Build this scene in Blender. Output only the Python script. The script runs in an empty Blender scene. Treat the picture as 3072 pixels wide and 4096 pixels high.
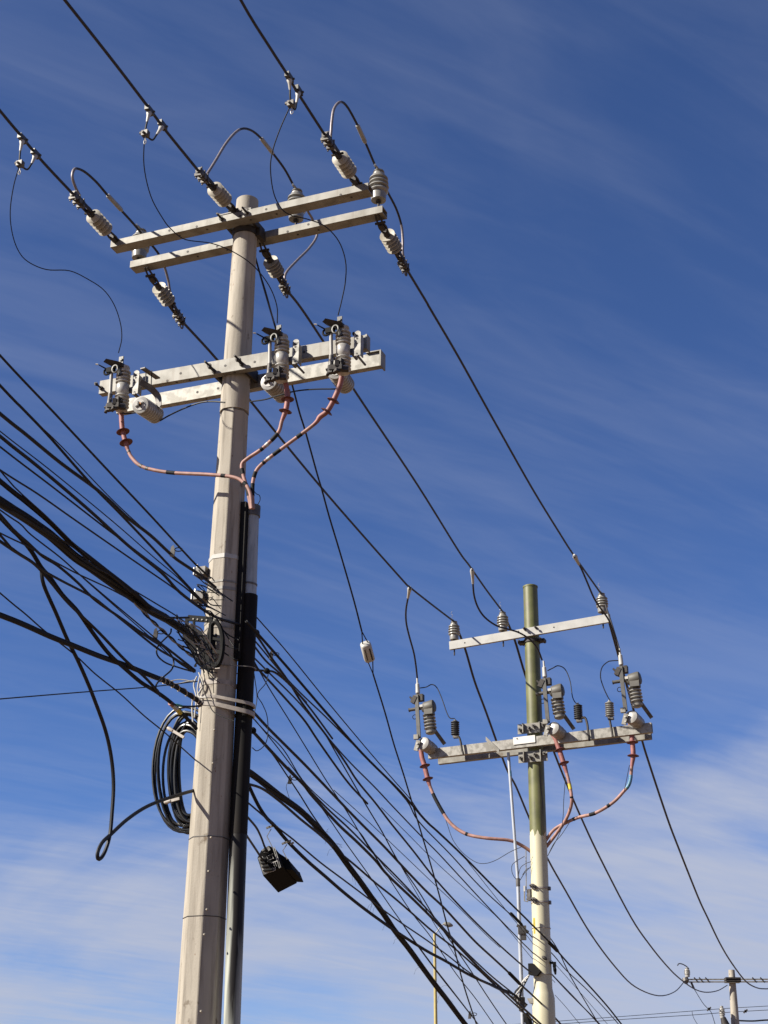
import bpy, math, random
from mathutils import Vector as V, Matrix
random.seed(7)
S = bpy.context.scene
R = math.radians
# ------------------------------------------------------------------ camera
F, CX, CY = 6111.0, 1536.0, 2048.0          # focal length and centre of the 3072 x 4096 photograph
PITCH, ROLL = R(23.5), R(0.5)
CAM = V((0, 0, 1.6))
fw = V((0, math.cos(PITCH), math.sin(PITCH))); u0 = V((0, -math.sin(PITCH), math.cos(PITCH))); r0 = V((1, 0, 0))
rt = r0*math.cos(ROLL) + u0*math.sin(ROLL); up = u0*math.cos(ROLL) - r0*math.sin(ROLL)
cd = bpy.data.cameras.new('camera'); co = bpy.data.objects.new('camera', cd); S.collection.objects.link(co)
cd.sensor_fit = 'VERTICAL'; cd.sensor_height = 36; cd.lens = 36*F/4096; cd.clip_end = 4000; cd.clip_start = .05
m = Matrix((rt, up, -fw)).transposed().to_4x4(); m.translation = CAM; co.matrix_world = m
S.camera = co
# ------------------------------------------------------------------ sun, sky, exposure
SUN_AZ, SUN_EL = R(199.0), R(35.0)
sd = V((math.cos(SUN_AZ)*math.cos(SUN_EL), math.sin(SUN_AZ)*math.cos(SUN_EL), math.sin(SUN_EL)))
sl = bpy.data.lights.new('sun', 'SUN'); sl.energy = 5.0; sl.angle = R(.5); sl.color = (1, .935, .82)
so = bpy.data.objects.new('sun', sl); S.collection.objects.link(so); so.rotation_euler = sd.to_track_quat('Z', 'Y').to_euler()
so.location = (-20, -10, 30)
S.view_settings.view_transform = 'Standard'; S.view_settings.look = 'None'; S.view_settings.gamma = 1
S.view_settings.exposure = 1.20
w = bpy.data.worlds.new('World'); S.world = w; w.use_nodes = True
nt = w.node_tree; N = nt.nodes; L = nt.links; N.clear()
def nn(t, **k):
    n = N.new(t)
    for a, b in k.items(): setattr(n, a, b)
    return n
def mth(op, a, b=None, clamp=False):
    n = nn('ShaderNodeMath', operation=op, use_clamp=clamp)
    for i, x in enumerate((a, b)):
        if x is None: continue
        if isinstance(x, (int, float)): n.inputs[i].default_value = x
        else: L.new(x, n.inputs[i])
    return n.outputs[0]
sky = nn('ShaderNodeTexSky', sky_type='NISHITA'); sky.sun_disc = False; sky.sun_elevation = SUN_EL
sky.sun_rotation = math.pi/2 - SUN_AZ; sky.altitude = 2200; sky.air_density = 1.0; sky.dust_density = .3; sky.ozone_density = 1.6
hs = nn('ShaderNodeHueSaturation'); hs.inputs['Saturation'].default_value = 1.0; hs.inputs['Value'].default_value = 1.0
tint = nn('ShaderNodeMix', data_type='RGBA', blend_type='MULTIPLY'); tint.inputs[0].default_value = 1; tint.inputs[7].default_value = (.56, .73, 1.09, 1)
L.new(sky.outputs[0], tint.inputs[6]); L.new(tint.outputs[2], hs.inputs['Color'])
tc = nn('ShaderNodeTexCoord'); sx = nn('ShaderNodeSeparateXYZ'); L.new(tc.outputs['Generated'], sx.inputs[0])
zz = mth('MAXIMUM', sx.outputs[2], .03)
cx = nn('ShaderNodeCombineXYZ'); L.new(mth('DIVIDE', sx.outputs[0], mth('ADD', zz, .12)), cx.inputs[0]); L.new(mth('DIVIDE', sx.outputs[1], mth('ADD', zz, .12)), cx.inputs[1])
def cloud(scale, stretch, rot, detail, lo, hi, dist=.4):
    m0 = nn('ShaderNodeMapping'); m0.inputs['Rotation'].default_value = (0, 0, rot); L.new(cx.outputs[0], m0.inputs[0])
    mp = nn('ShaderNodeMapping'); mp.inputs['Scale'].default_value = (scale, scale*stretch, 1)
    L.new(m0.outputs[0], mp.inputs[0])
    no = nn('ShaderNodeTexNoise'); no.inputs['Scale'].default_value = 1; no.inputs['Detail'].default_value = detail; no.inputs['Roughness'].default_value = .55; no.inputs['Distortion'].default_value = dist
    L.new(mp.outputs[0], no.inputs['Vector'])
    r = nn('ShaderNodeMapRange', interpolation_type='LINEAR'); r.inputs[1].default_value = lo; r.inputs[2].default_value = hi
    L.new(no.outputs[0], r.inputs[0]); return r.outputs[0]
c1 = cloud(.8, 2.4, R(-30), 6, 0, 1, .8)
c2 = cloud(1.7, 5.0, R(-36), 8, 0, 1, 1.0)
c3 = cloud(5.0, 3.5, R(-26), 8, 0, 1, .8)
def mr(x, a, b_, c=0., d=1., t='SMOOTHSTEP'):
    n = nn('ShaderNodeMapRange', interpolation_type=t); L.new(x, n.inputs[0])
    for i, q in zip((1, 2, 3, 4), (a, b_, c, d)): n.inputs[i].default_value = q
    return n.outputs[0]
pm = nn('ShaderNodeMapping'); pm.inputs['Scale'].default_value = (2.6, 2.6, 10); pm.inputs['Rotation'].default_value = (0, R(-10), 0); pm.inputs['Location'].default_value = (1.35, 0, .9); L.new(tc.outputs['Generated'], pm.inputs[0])
pn = nn('ShaderNodeTexNoise'); pn.inputs['Scale'].default_value = 1; pn.inputs['Detail'].default_value = 7; pn.inputs['Roughness'].default_value = .52; pn.inputs['Distortion'].default_value = .5; L.new(pm.outputs[0], pn.inputs['Vector'])
streak = mth('ADD', mth('ADD', mth('MULTIPLY', c1, .50), mth('MULTIPLY', c2, .34)), mth('MULTIPLY', c3, .16))
upper = mth('MULTIPLY', mr(streak, .38, .68), .16)                      # thin diagonal wisps high up
low = mr(sx.outputs[2], .33, .09)
bank = mr(mth('ADD', mth('ADD', mth('MULTIPLY', pn.outputs[0], 1.25), mth('MULTIPLY', streak, .45)), mth('MULTIPLY', low, .56)), 1.06, 1.50)
cf = mth('ADD', upper, mth('MULTIPLY', bank, .80), True)
mx = nn('ShaderNodeMix', data_type='RGBA'); L.new(cf, mx.inputs[0]); L.new(hs.outputs[0], mx.inputs[6]); mx.inputs[7].default_value = (4.15, 4.5, 5.6, 1)
bg = nn('ShaderNodeBackground'); bg.inputs[1].default_value = .051; L.new(mx.outputs[2], bg.inputs[0])
ow = nn('ShaderNodeOutputWorld'); L.new(bg.outputs[0], ow.inputs[0])

# ------------------------------------------------------------------ geometry helpers
def ray(px, py): return fw*F + rt*(px-CX) - up*(py-CY)
def atY(px, py, Y):
    r = ray(px, py); return CAM + r*(Y/r.y)
def hit(px, py, O, d):
    r = ray(px, py); n = V((-d.y, d.x, 0)); return CAM + r*((O-CAM).dot(n)/r.dot(n))
def depth(P): return (P-CAM).dot(fw)
def rp(wpx, P): return .5*wpx*depth(P)/F          # real radius of something that spans wpx of the photograph at P
AZ = R(-22.3); d1 = V((math.cos(AZ), math.sin(AZ), 0)); n1 = V((math.sin(AZ), -math.cos(AZ), 0)); Z = V((0, 0, 1))
O1 = atY(985, 900, 11.03); O1.z = 0
O2 = atY(2130, 2560, 19.5); O2.z = 0
LD = (O2-O1).normalized()
def p1(px, py, v=0): return hit(px, py, O1+n1*v, d1)
def p2(px, py, v=0): return hit(px, py, O2+n1*v, d1)
def plane2(pts, P0, Pn):
    d = Pn-P0; d.z = 0
    return [P0]+[hit(x, y, P0, d) for x, y in pts]+[Pn]
def lerpY(pts, Y0, Y1):
    ds = [0]
    for a, b in zip(pts, pts[1:]): ds.append(ds[-1]+math.hypot(a[0]-b[0], a[1]-b[1]))
    return [atY(x, y, Y0+(Y1-Y0)*s/ds[-1]) for (x, y), s in zip(pts, ds)]

class MB:
    def __init__(s): s.v = []; s.f = []; s.sm = []
    def add(s, vs, fs, smooth=False):
        o = len(s.v); s.v += [tuple(x) for x in vs]; s.f += [tuple(i+o for i in f) for f in fs]; s.sm += [smooth]*len(fs); return s
    def box(s, c, ax, h):
        c = V(c); A = [V(a).normalized()*k for a, k in zip(ax, h)]
        vs = [c+A[0]*i+A[1]*j+A[2]*k for i in (-1, 1) for j in (-1, 1) for k in (-1, 1)]
        return s.add(vs, [(0, 1, 3, 2), (4, 6, 7, 5), (0, 4, 5, 1), (2, 3, 7, 6), (0, 2, 6, 4), (1, 5, 7, 3)])
    def b(s, cx, cy, cz, hx, hy, hz, rz=0):
        return s.box((cx, cy, cz), ((math.cos(rz), math.sin(rz), 0), (-math.sin(rz), math.cos(rz), 0), (0, 0, 1)), (hx, hy, hz))
    def rings(s, rs, caps=True, close=False, smooth=True):
        n = len(rs[0]); vs = [p for r in rs for p in r]; fs = []
        m_ = len(rs)
        for i in range(m_ if close else m_-1):
            a, b_ = i*n, ((i+1) % m_)*n
            for k in range(n): fs.append((a+k, a+(k+1) % n, b_+(k+1) % n, b_+k))
        s.add(vs, fs, smooth)
        if caps and not close:
            o = len(s.v)-len(vs); s.f += [tuple(o+k for k in reversed(range(n))), tuple(o+(m_-1)*n+k for k in range(n))]; s.sm += [False]*2
        return s
    def tube(s, pts, r, n=8, close=False, twist=0):
        pts = [V(p) for p in pts]; rr = r if isinstance(r, (list, tuple)) else [r]*len(pts)
        T = []
        for i in range(len(pts)):
            a = pts[i-1] if (i or close) else pts[0]; b_ = pts[(i+1) % len(pts)] if (i < len(pts)-1 or close) else pts[-1]
            T.append((b_-a).normalized())
        x = T[0].orthogonal().normalized(); rs = []
        for p, t, q in zip(pts, T, rr):
            x = (x-t*x.dot(t)).normalized(); y = t.cross(x)
            rs.append([p+(x*math.cos(2*math.pi*k/n)+y*math.sin(2*math.pi*k/n))*q for k in range(n)])
        return s.rings(rs, True, close)
    def lathe(s, a, b_, prof, n=20):
        a = V(a); b_ = V(b_); t = (b_-a); Ln = t.length; t.normalize(); x = t.orthogonal().normalized(); y = t.cross(x); rs = []
        for f, q in prof:
            rs.append([a+t*(f*Ln)+(x*math.cos(2*math.pi*k/n)+y*math.sin(2*math.pi*k/n))*max(q, 1e-4) for k in range(n)])
        return s.rings(rs)
    def prism(s, poly, off):
        off = V(off); n = len(poly); vs = [V(p) for p in poly]+[V(p)+off for p in poly]
        return s.add(vs, [tuple(range(n)), tuple(reversed(range(n, 2*n)))]+[(k, n+k, n+(k+1) % n, (k+1) % n) for k in range(n)])
    def split(s, name, mat, parent, origin=None):
        par = list(range(len(s.v)))
        def find(a):
            while par[a] != a: par[a] = par[par[a]]; a = par[a]
            return a
        for f in s.f:
            for k in f[1:]: par[find(k)] = find(f[0])
        g = {}
        for f, q in zip(s.f, s.sm): g.setdefault(find(f[0]), []).append((f, q))
        for fs in g.values():
            ids = sorted({i for f, _ in fs for i in f}); mp = {a: b for b, a in enumerate(ids)}; m2 = MB()
            m2.v = [s.v[i] for i in ids]; m2.f = [tuple(mp[i] for i in f) for f, _ in fs]; m2.sm = [q for _, q in fs]; m2.build(name, mat, parent, origin)
    def build(s, name, mat, parent=None, origin=None, bevel=0):
        o_ = V((0, 0, 0)) if origin is None else V(origin)
        me = bpy.data.meshes.new(name); me.from_pydata([tuple(V(p)-o_) for p in s.v], [], s.f)
        me.polygons.foreach_set('use_smooth', s.sm); me.update()
        import bmesh
        bm = bmesh.new(); bm.from_mesh(me); bmesh.ops.recalc_face_normals(bm, faces=bm.faces); bm.to_mesh(me); bm.free()
        me.set_sharp_from_angle(angle=R(42))
        me.materials.append(mat); ob = bpy.data.objects.new(name, me); S.collection.objects.link(ob)
        if parent is not None: ob.parent = parent
        else: ob.location = o_
        if bevel:
            bv = ob.modifiers.new('edge', 'BEVEL'); bv.width = bevel; bv.segments = 2; bv.limit_method = 'ANGLE'
        return ob
def cat(pts, step=6):
    P = [V(p) for p in pts]
    if len(P) < 3: return P
    out = []
    E_ = [P[0]*2-P[1]]+P+[P[-1]*2-P[-2]]
    for i in range(1, len(E_)-2):
        a, b_, c, d = E_[i-1:i+3]
        for k in range(step):
            t = k/step
            out.append(.5*((2*b_)+(c-a)*t+(2*a-5*b_+4*c-d)*t*t+(3*b_-a-3*c+d)*t**3))
    out.append(P[-1]); return out
def tag(o, label, catg, group=None, kind=None):
    if label: o['label'] = label
    if catg: o['category'] = catg
    if group: o['group'] = group
    if kind: o['kind'] = kind
    return o
def empty(name, loc, rz=0):
    o = bpy.data.objects.new(name, None); S.collection.objects.link(o); o.location = loc; o.rotation_euler = (0, 0, rz)
    o.empty_display_size = .1; return o
def copy_tree(o, parent=None):
    c = o.copy(); S.collection.objects.link(c)
    if parent is not None: c.parent = parent
    for ch in [x for x in S.objects if x.parent == o]: copy_tree(ch, c)
    return c

# ------------------------------------------------------------------ materials
def mat(name, col, rough=.6, metal=0, var=.15, scale=8, bump=0, col2=None, stretch=(1, 1, 1), lo=.4, hi=.65, spec=.5, coord='Object', streak=0):
    m_ = bpy.data.materials.new(name); m_.use_nodes = True; t = m_.node_tree; n = t.nodes; l = t.links
    b_ = n['Principled BSDF']; b_.inputs['Roughness'].default_value = rough; b_.inputs['Metallic'].default_value = metal
    b_.inputs['Specular IOR Level'].default_value = spec
    tc_ = n.new('ShaderNodeTexCoord'); mp = n.new('ShaderNodeMapping'); mp.inputs['Scale'].default_value = stretch
    l.new(tc_.outputs[coord], mp.inputs[0])
    no = n.new('ShaderNodeTexNoise'); no.inputs['Scale'].default_value = scale; no.inputs['Detail'].default_value = 6
    l.new(mp.outputs[0], no.inputs['Vector'])
    mr = n.new('ShaderNodeMapRange'); mr.inputs[1].default_value = lo; mr.inputs[2].default_value = hi; l.new(no.outputs[0], mr.inputs[0])
    mi = n.new('ShaderNodeMix'); mi.data_type = 'RGBA'; l.new(mr.outputs[0], mi.inputs[0])
    c2_ = col2 if col2 else tuple(x*(1-var) for x in col)
    K = .56; col = tuple(x*K for x in col); c2_ = tuple(x*K for x in c2_)
    mi.inputs[6].default_value = (*col, 1); mi.inputs[7].default_value = (*c2_, 1)
    out = mi.outputs[2]
    if streak:                                  # rain runs, grime and small rust marks
        def nz_(st, sc, a, b2, colr, amt, src):
            mq = n.new('ShaderNodeMapping'); mq.inputs['Scale'].default_value = st; l.new(tc_.outputs[coord], mq.inputs[0])
            q = n.new('ShaderNodeTexNoise'); q.inputs['Scale'].default_value = sc; q.inputs['Detail'].default_value = 8; q.inputs['Roughness'].default_value = .6; l.new(mq.outputs[0], q.inputs['Vector'])
            rg = n.new('ShaderNodeMapRange'); rg.inputs[1].default_value = a; rg.inputs[2].default_value = b2; rg.inputs[4].default_value = amt; l.new(q.outputs[0], rg.inputs[0])
            mm = n.new('ShaderNodeMix'); mm.data_type = 'RGBA'; l.new(rg.outputs[0], mm.inputs[0]); l.new(src, mm.inputs[6]); mm.inputs[7].default_value = (*colr, 1); return mm.outputs[2]
        out = nz_((1, 1, .06), 26, .50, .72, (.11, .09, .07), streak, out)
        out = nz_((1, 1, .8), 9, .62, .70, (.10, .075, .05), streak*1.3, out)
        out = nz_((1, 1, .25), 45, .68, .72, (.13, .06, .03), streak*1.5, out)
    l.new(out, b_.inputs['Base Color'])
    if bump:
        n2 = n.new('ShaderNodeTexNoise'); n2.inputs['Scale'].default_value = 60; n2.inputs['Detail'].default_value = 4; l.new(tc_.outputs[coord], n2.inputs['Vector'])
        bp = n.new('ShaderNodeBump'); bp.inputs['Strength'].default_value = bump; bp.inputs['Distance'].default_value = .01
        l.new(n2.outputs[0], bp.inputs['Height']); l.new(bp.outputs[0], b_.inputs['Normal'])
    return m_
M = {}
M['concrete'] = mat('concrete paint', (.54, .485, .40), .85, 0, bump=.10, scale=2.2, streak=.75, col2=(.42, .375, .305), stretch=(3, 3, .7))
M['galv'] = mat('galvanised steel', (.35, .335, .295), .6, .15, scale=9, streak=.6, col2=(.25, .235, .20), lo=.42, hi=.62)
M['galv2'] = mat('galvanised spangle', (.44, .42, .375), .55, .15, scale=16, streak=.3, col2=(.27, .255, .22), lo=.45, hi=.6)
M['galv_dark'] = mat('weathered steel', (.11, .10, .095), .55, .4, scale=20, col2=(.20, .185, .165))
M['hardware'] = mat('rusty hardware', (.06, .05, .045), .65, .3, scale=30, col2=(.03, .024, .02))
M['brightmetal'] = mat('bright aluminium', (.62, .60, .56), .4, .6, scale=20)
M['porcelain'] = mat('grey porcelain', (.38, .365, .325), .3, 0, scale=18, var=.3)
M['porcelain_light'] = mat('pale grey porcelain', (.46, .44, .40), .32, 0, scale=18, var=.25)
M['polymer'] = mat('cream polymer', (.49, .45, .37), .55, 0, scale=20, var=.2)
M['conductor'] = mat('weathered aluminium conductor', (.035, .034, .042), .6, .2, scale=60, col2=(.065, .058, .065), spec=.3)
M['jumper'] = mat('bare grey conductor', (.36, .31, .31), .5, .4, scale=60, var=.3)
M['black'] = mat('black cable jacket', (.008, .008, .011), .55, 0, scale=15, var=.3, spec=.3)
M['gloss_black'] = mat('glossy black jacket', (.007, .007, .007), .3, 0, scale=15, var=.3, spec=.35)
M['dusty'] = mat('dusty black jacket', (.010, .010, .012), .7, 0, scale=30, col2=(.017, .016, .018), spec=.2)
M['thin'] = mat('thin black wire', (.010, .010, .013), .6, 0, scale=15, spec=.3)
M['pink'] = mat('pink cable jacket', (.50, .265, .22), .65, 0, scale=14, col2=(.33, .17, .13))
M['red'] = mat('red silicone', (.42, .15, .13), .6, 0, scale=14, var=.35)
M['shed'] = mat('dark red shed', (.17, .035, .035), .6, 0, scale=12, var=.3)
M['white'] = mat('white plastic', (.62, .60, .55), .5, 0, scale=14, var=.12)
M['strap'] = mat('pale strap', (.52, .46, .40), .6, 0, scale=25, var=.3)
M['yellow'] = mat('yellow tape', (.80, .62, .04), .5, 0, scale=30, var=.3)
M['green_tape'] = mat('green tape', (.03, .30, .22), .5)
M['blue_tape'] = mat('blue tape', (.10, .28, .50), .5, 0, scale=40, col2=(.03, .16, .14))
M['copper'] = mat('rusty copper', (.45, .20, .07), .5, .6)
M['tube'] = mat('grey fibreglass tube', (.42, .40, .36), .5, 0, scale=14)
M['sleeve'] = mat('galvanised sleeve', (.50, .54, .56), .5, .15, scale=3.5, col2=(.22, .24, .25), stretch=(6, 6, 1), lo=.5, hi=.75)
M['tar'] = mat('black tar coated pipe', (.006, .005, .005), .75, 0, scale=6, col2=(.016, .012, .010), stretch=(4, 4, .5), spec=.2)
M['pvc'] = mat('worn sun graded pipe', (.02, .017, .015), .5, 0, scale=1.6, col2=(.55, .57, .50), stretch=(7, 7, .3), lo=.46, hi=.66, spec=.2)
M['cast'] = mat('cast grey aluminium', (.12, .115, .105), .5, .3, scale=20, var=.25)
M['olive'] = mat('olive polymer', (.125, .115, .095), .6, 0, scale=20, var=.2)
M['lampyellow'] = mat('yellow paint', (.62, .50, .18), .6)
M['boxblack'] = mat('black plastic', (.009, .009, .009), .75, 0, scale=15, spec=.15)
M['boxgrey'] = mat('worn grey label', (.70, .69, .66), .7, 0, scale=22, col2=(.15, .15, .14))
M['galv_clean'] = mat('clean galvanised steel', (.56, .55, .52), .55, .1, scale=7, streak=.12, col2=(.48, .47, .44))
M['pipe'] = mat('bright conduit', (.62, .65, .70), .4, .2, scale=5, var=.15)
M['plate'] = mat('white enamel plate', (.92, .90, .84), .5, 0, scale=5, var=.06)
M['cutout_porcelain'] = mat('cutout porcelain', (.60, .575, .53), .3, 0, scale=25, var=.3)
M['arrester_black'] = mat('faded black polymer', (.05, .048, .046), .6, 0, scale=20)
M['ground'] = mat('dry earth', (.31, .19, .10), .95, 0, scale=.6, col2=(.24, .15, .08))
# two-tone paint of the steel pole
def two_tone(zsplit):
    m_ = mat('olive over cream paint', (.20, .205, .065), .5, 0, scale=5, streak=.55, col2=(.13, .135, .04)); t = m_.node_tree; n = t.nodes; l = t.links
    b_ = n['Principled BSDF']; old = b_.inputs['Base Color'].links[0].from_socket
    tc_ = n.new('ShaderNodeTexCoord'); sp = n.new('ShaderNodeSeparateXYZ'); l.new(tc_.outputs['Object'], sp.inputs[0])
    mp = n.new('ShaderNodeMapping'); mp.inputs['Scale'].default_value = (14, 14, 1.2); l.new(tc_.outputs['Object'], mp.inputs[0])
    no = n.new('ShaderNodeTexNoise'); no.inputs['Scale'].default_value = 1; no.inputs['Detail'].default_value = 5; l.new(mp.outputs[0], no.inputs[0])
    a = n.new('ShaderNodeMath'); a.operation = 'MULTIPLY_ADD'; l.new(no.outputs[0], a.inputs[0]); a.inputs[1].default_value = .5; l.new(sp.outputs[2], a.inputs[2])
    c = n.new('ShaderNodeMath'); c.operation = 'GREATER_THAN'; l.new(a.outputs[0], c.inputs[0]); c.inputs[1].default_value = zsplit+.25
    # runs and chips of old dark paint above the split
    r = n.new('ShaderNodeMapRange'); r.inputs[1].default_value = .60; r.inputs[2].default_value = .64; l.new(no.outputs[0], r.inputs[0])
    g = n.new('ShaderNodeMapRange'); g.inputs[1].default_value = zsplit+1.4; g.inputs[2].default_value = zsplit+.7; l.new(sp.outputs[2], g.inputs[0])
    rg = n.new('ShaderNodeMath'); rg.operation = 'MULTIPLY'; l.new(r.outputs[0], rg.inputs[0]); l.new(g.outputs[0], rg.inputs[1])
    m1_ = n.new('ShaderNodeMix'); m1_.data_type = 'RGBA'; l.new(rg.outputs[0], m1_.inputs[0]); l.new(old, m1_.inputs[6]); m1_.inputs[7].default_value = (.035, .03, .02, 1)
    n3 = n.new('ShaderNodeTexNoise'); n3.inputs['Scale'].default_value = 1; n3.inputs['Detail'].default_value = 6; mp3 = n.new('ShaderNodeMapping'); mp3.inputs['Scale'].default_value = (12, 12, 1.5); l.new(tc_.outputs['Object'], mp3.inputs[0]); l.new(mp3.outputs[0], n3.inputs[0])
    cr = n.new('ShaderNodeMix'); cr.data_type = 'RGBA'; l.new(n3.outputs[0], cr.inputs[0]); cr.inputs[6].default_value = (.47, .44, .31, 1); cr.inputs[7].default_value = (.37, .34, .23, 1)
    m2_ = n.new('ShaderNodeMix'); m2_.data_type = 'RGBA'; l.new(c.outputs[0], m2_.inputs[0]); l.new(cr.outputs[2], m2_.inputs[6]); l.new(m1_.outputs[2], m2_.inputs[7])
    l.new(m2_.outputs[2], b_.inputs['Base Color']); return m_

# ------------------------------------------------------------------ ground
g = MB().b(0, 300, -.05, 900, 900, .05).build('ground', M['ground']); g['kind'] = 'structure'

# ------------------------------------------------------------------ concrete pole (near)
def axis_at(P0, P1, z): return P0+(P1-P0)*((z-P0.z)/(P1.z-P0.z))
T1, J1, B1 = p1(990, 806), p1(937, 1655), p1(793, 4096)
RT, RJ, RB = rp(88, T1), rp(114, J1), rp(184, B1)
def ax1(z):
    return axis_at(J1, T1, z) if z > J1.z else axis_at(B1, J1, z)
def rad1(z):
    return RJ+(RT-RJ)*(z-J1.z)/(T1.z-J1.z) if z > J1.z else RB+(RJ-RB)*(z-B1.z)/(J1.z-B1.z)
tocam = math.atan2(-O1.y, -O1.x)
def oct_ring(z, k=1.0, n=8, off=0):
    c = ax1(z); r = rad1(z)*k+off
    return [c+V((math.cos(a), math.sin(a), 0))*r for a in [tocam-R(5)-2*math.pi*i/n for i in range(n)]]
pole = empty('concrete_pole', (ax1(0).x, ax1(0).y, 0)); po = pole.location.copy()
tag(pole, 'tall tapering cream painted concrete pole in the foreground, octagonal below and round above', 'utility pole')
mb = MB(); z0, z1 = -.2, J1.z
mb.rings([oct_ring(z0+(z1-z0)*i/10) for i in range(11)], smooth=False); mb.build('shaft', M['concrete'], pole, po, bevel=.006)
mb = MB(); rs = []
for i in range(9):
    z = J1.z+.002+(T1.z-J1.z)*i/8; c = ax1(z); r = rad1(z)*(1 if i < 8 else .97)
    rs.append([c+V((math.cos(2*math.pi*k/32), math.sin(2*math.pi*k/32), 0))*(r+.003) for k in range(32)])
c = ax1(T1.z+.012); rs.append([c+V((math.cos(2*math.pi*k/32), math.sin(2*math.pi*k/32), 0))*(RT*.86) for k in range(32)])
mb.rings(rs); mb.build('upper_shaft', M['concrete'], pole, po)
def hull(pts):
    pts = sorted(set((round(p[0], 5), round(p[1], 5)) for p in pts))
    def half(ps):
        h = []
        for p in ps:
            while len(h) > 1 and (h[-1][0]-h[-2][0])*(p[1]-h[-2][1])-(h[-1][1]-h[-2][1])*(p[0]-h[-2][0]) <= 0: h.pop()
            h.append(p)
        return h[:-1]
    return half(pts)+half(pts[::-1])
def band(name, z, hh, th, material, extra=(), tilt=(0, 0), label=None):
    pts = [(p.x, p.y) for p in oct_ring(z, 1, 8)]+list(extra)
    h = hull(pts); c = ax1(z); mbb = MB(); inn = []; ou = []
    for x, y in h:
        dz = (x-c.x)*tilt[0]+(y-c.y)*tilt[1]; q = V((x-c.x, y-c.y, 0)); qn = q.normalized()
        inn.append((V((x, y, z+dz))-qn*.004)); ou.append(V((x, y, z+dz))+qn*th)
    n = len(h); rs = []
    for (i_, o_) in zip(inn, ou):
        rs.append([i_-Z*hh, o_-Z*hh, o_+Z*hh, i_+Z*hh])
    mbb.rings(rs, close=True, smooth=False); ob = mbb.build(name, material, pole, po)
    if label: ob['label'] = label
    return ob
def z1at(px, py): return p1(px, py, .12).z
band('wire_tie', J1.z-.01, .0025, .003, M['galv_dark'])
band('steel_band', z1at(880, 2222), .017, .004, M['white'], label='bright steel band round the pole')
for py, hh in ((2322, .008), (2350, .012), (2478, .010), (2505, .006)): band('steel_band', z1at(880, py), hh, .004, M['galv'])
band('tape_band', z1at(890, 2722), .018, .004, M['strap'])
band('wire_tie', z1at(860, 3342), .003, .003, M['galv_dark']); band('wire_tie', z1at(840, 3662), .0025, .003, M['hardware'])
# little cast lugs on the shaded faces
mb = MB()
for x, y in ((845, 3350), (835, 3485), (828, 3638), (818, 3738), (805, 4045), (852, 3053), (858, 2920)):
    P = p1(x, y, .155); mb.lathe(P, P+n1*.012, [(0, .009), (1, .006)], 8)
mb.split('stud', M['concrete'], pole, po)
# fine vertical casting seam wire
# ------------------------------------------------------------------ riser conduit on the pole's right side
def cpt(px, py): return p1(px, py, -.09+.11*max(0, (py-3000)/1096))
cd_ = empty('riser_conduit', (0, 0, 0)); c0 = cpt(928, 4096); cdo = V((c0.x, c0.y, 0)); cd_.location = cdo
tag(cd_, 'vertical conduit strapped to the right of the concrete pole, galvanised on top, black below', 'conduit')
A, B, C, D = cpt(1009, 2040), cpt(998, 2388), cpt(953, 3340), cpt(928, 4096)
mb = MB(); mb.tube([A, B], [rp(56, A), rp(56, B)], 24); mb.build('sleeve', M['sleeve'], cd_, cdo)
mb = MB(); mb.tube([A+Z*.03, A-Z*.06], rp(66, A), 24); mb.build('cap', M['galv_dark'], cd_, cdo)
mb = MB(); mb.tube([cpt(1000, 2335), cpt(999, 2342)], rp(61, B), 24); mb.build('clamp_ring', M['galv_dark'], cd_, cdo)
mb = MB(); mb.tube([B+Z*.01, C], [rp(66, B), rp(73, C)], 24); mb.build('tarred_pipe', M['tar'], cd_, cdo)
t_ = M['pvc'].node_tree; mrn = [n_ for n_ in t_.nodes if n_.type == 'MAP_RANGE'][0]; src_ = mrn.inputs[0].links[0].from_socket
ge = t_.nodes.new('ShaderNodeNewGeometry'); se = t_.nodes.new('ShaderNodeSeparateXYZ'); t_.links.new(ge.outputs['Position'], se.inputs[0])
ma = t_.nodes.new('ShaderNodeMath'); ma.operation = 'MULTIPLY_ADD'; t_.links.new(se.outputs[2], ma.inputs[0]); ma.inputs[1].default_value = -.20; ma.inputs[2].default_value = .20*(D.z+.9)
mb_ = t_.nodes.new('ShaderNodeMath'); t_.links.new(src_, mb_.inputs[0]); t_.links.new(ma.outputs[0], mb_.inputs[1]); t_.links.new(mb_.outputs[0], mrn.inputs[0])   # worn black coating, plus the sunlit wedge painted in as paling downwards
G = D+(D-C)*(D.z/(C.z-D.z)); mb = MB(); mb.tube([C+Z*.01, D, G], [rp(71, C), rp(68, D), rp(68, D)], 24); mb.build('lower_pipe', M['pvc'], cd_, cdo)
mb = MB(); x, y = p1(981, 2012, -.01), p1(952, 2640, -.01); mb.box((x+y)/2, (y-x, n1, (y-x).cross(n1)), ((y-x).length/2, .03, .022)); mb.build('backing_board', M['tar'], cd_, cdo)  # black board beside the sleeve; the pole's shadow is put into its colour
def circ_extra(z, r=.074):
    t = (A.z-z)/(A.z-D.z); c = A+(D-A)*t
    return [(c.x+r*math.cos(2*math.pi*k/16), c.y+r*math.sin(2*math.pi*k/16)) for k in range(16)]
zz1 = z1at(880, 2785); zz2 = z1at(880, 2815)
band('strap', zz1, .012, .005, M['strap'], circ_extra(zz1), (-.16, 0), 'pale strap wrapped round pole and conduit')
band('strap', zz2, .016, .006, M['strap'], circ_extra(zz2), (-.20, 0), 'wider twisted pale strap below the first')
zz3 = z1at(960, 2648); band('wire_tie', zz3, .003, .003, M['galv'], circ_extra(zz3))
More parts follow.
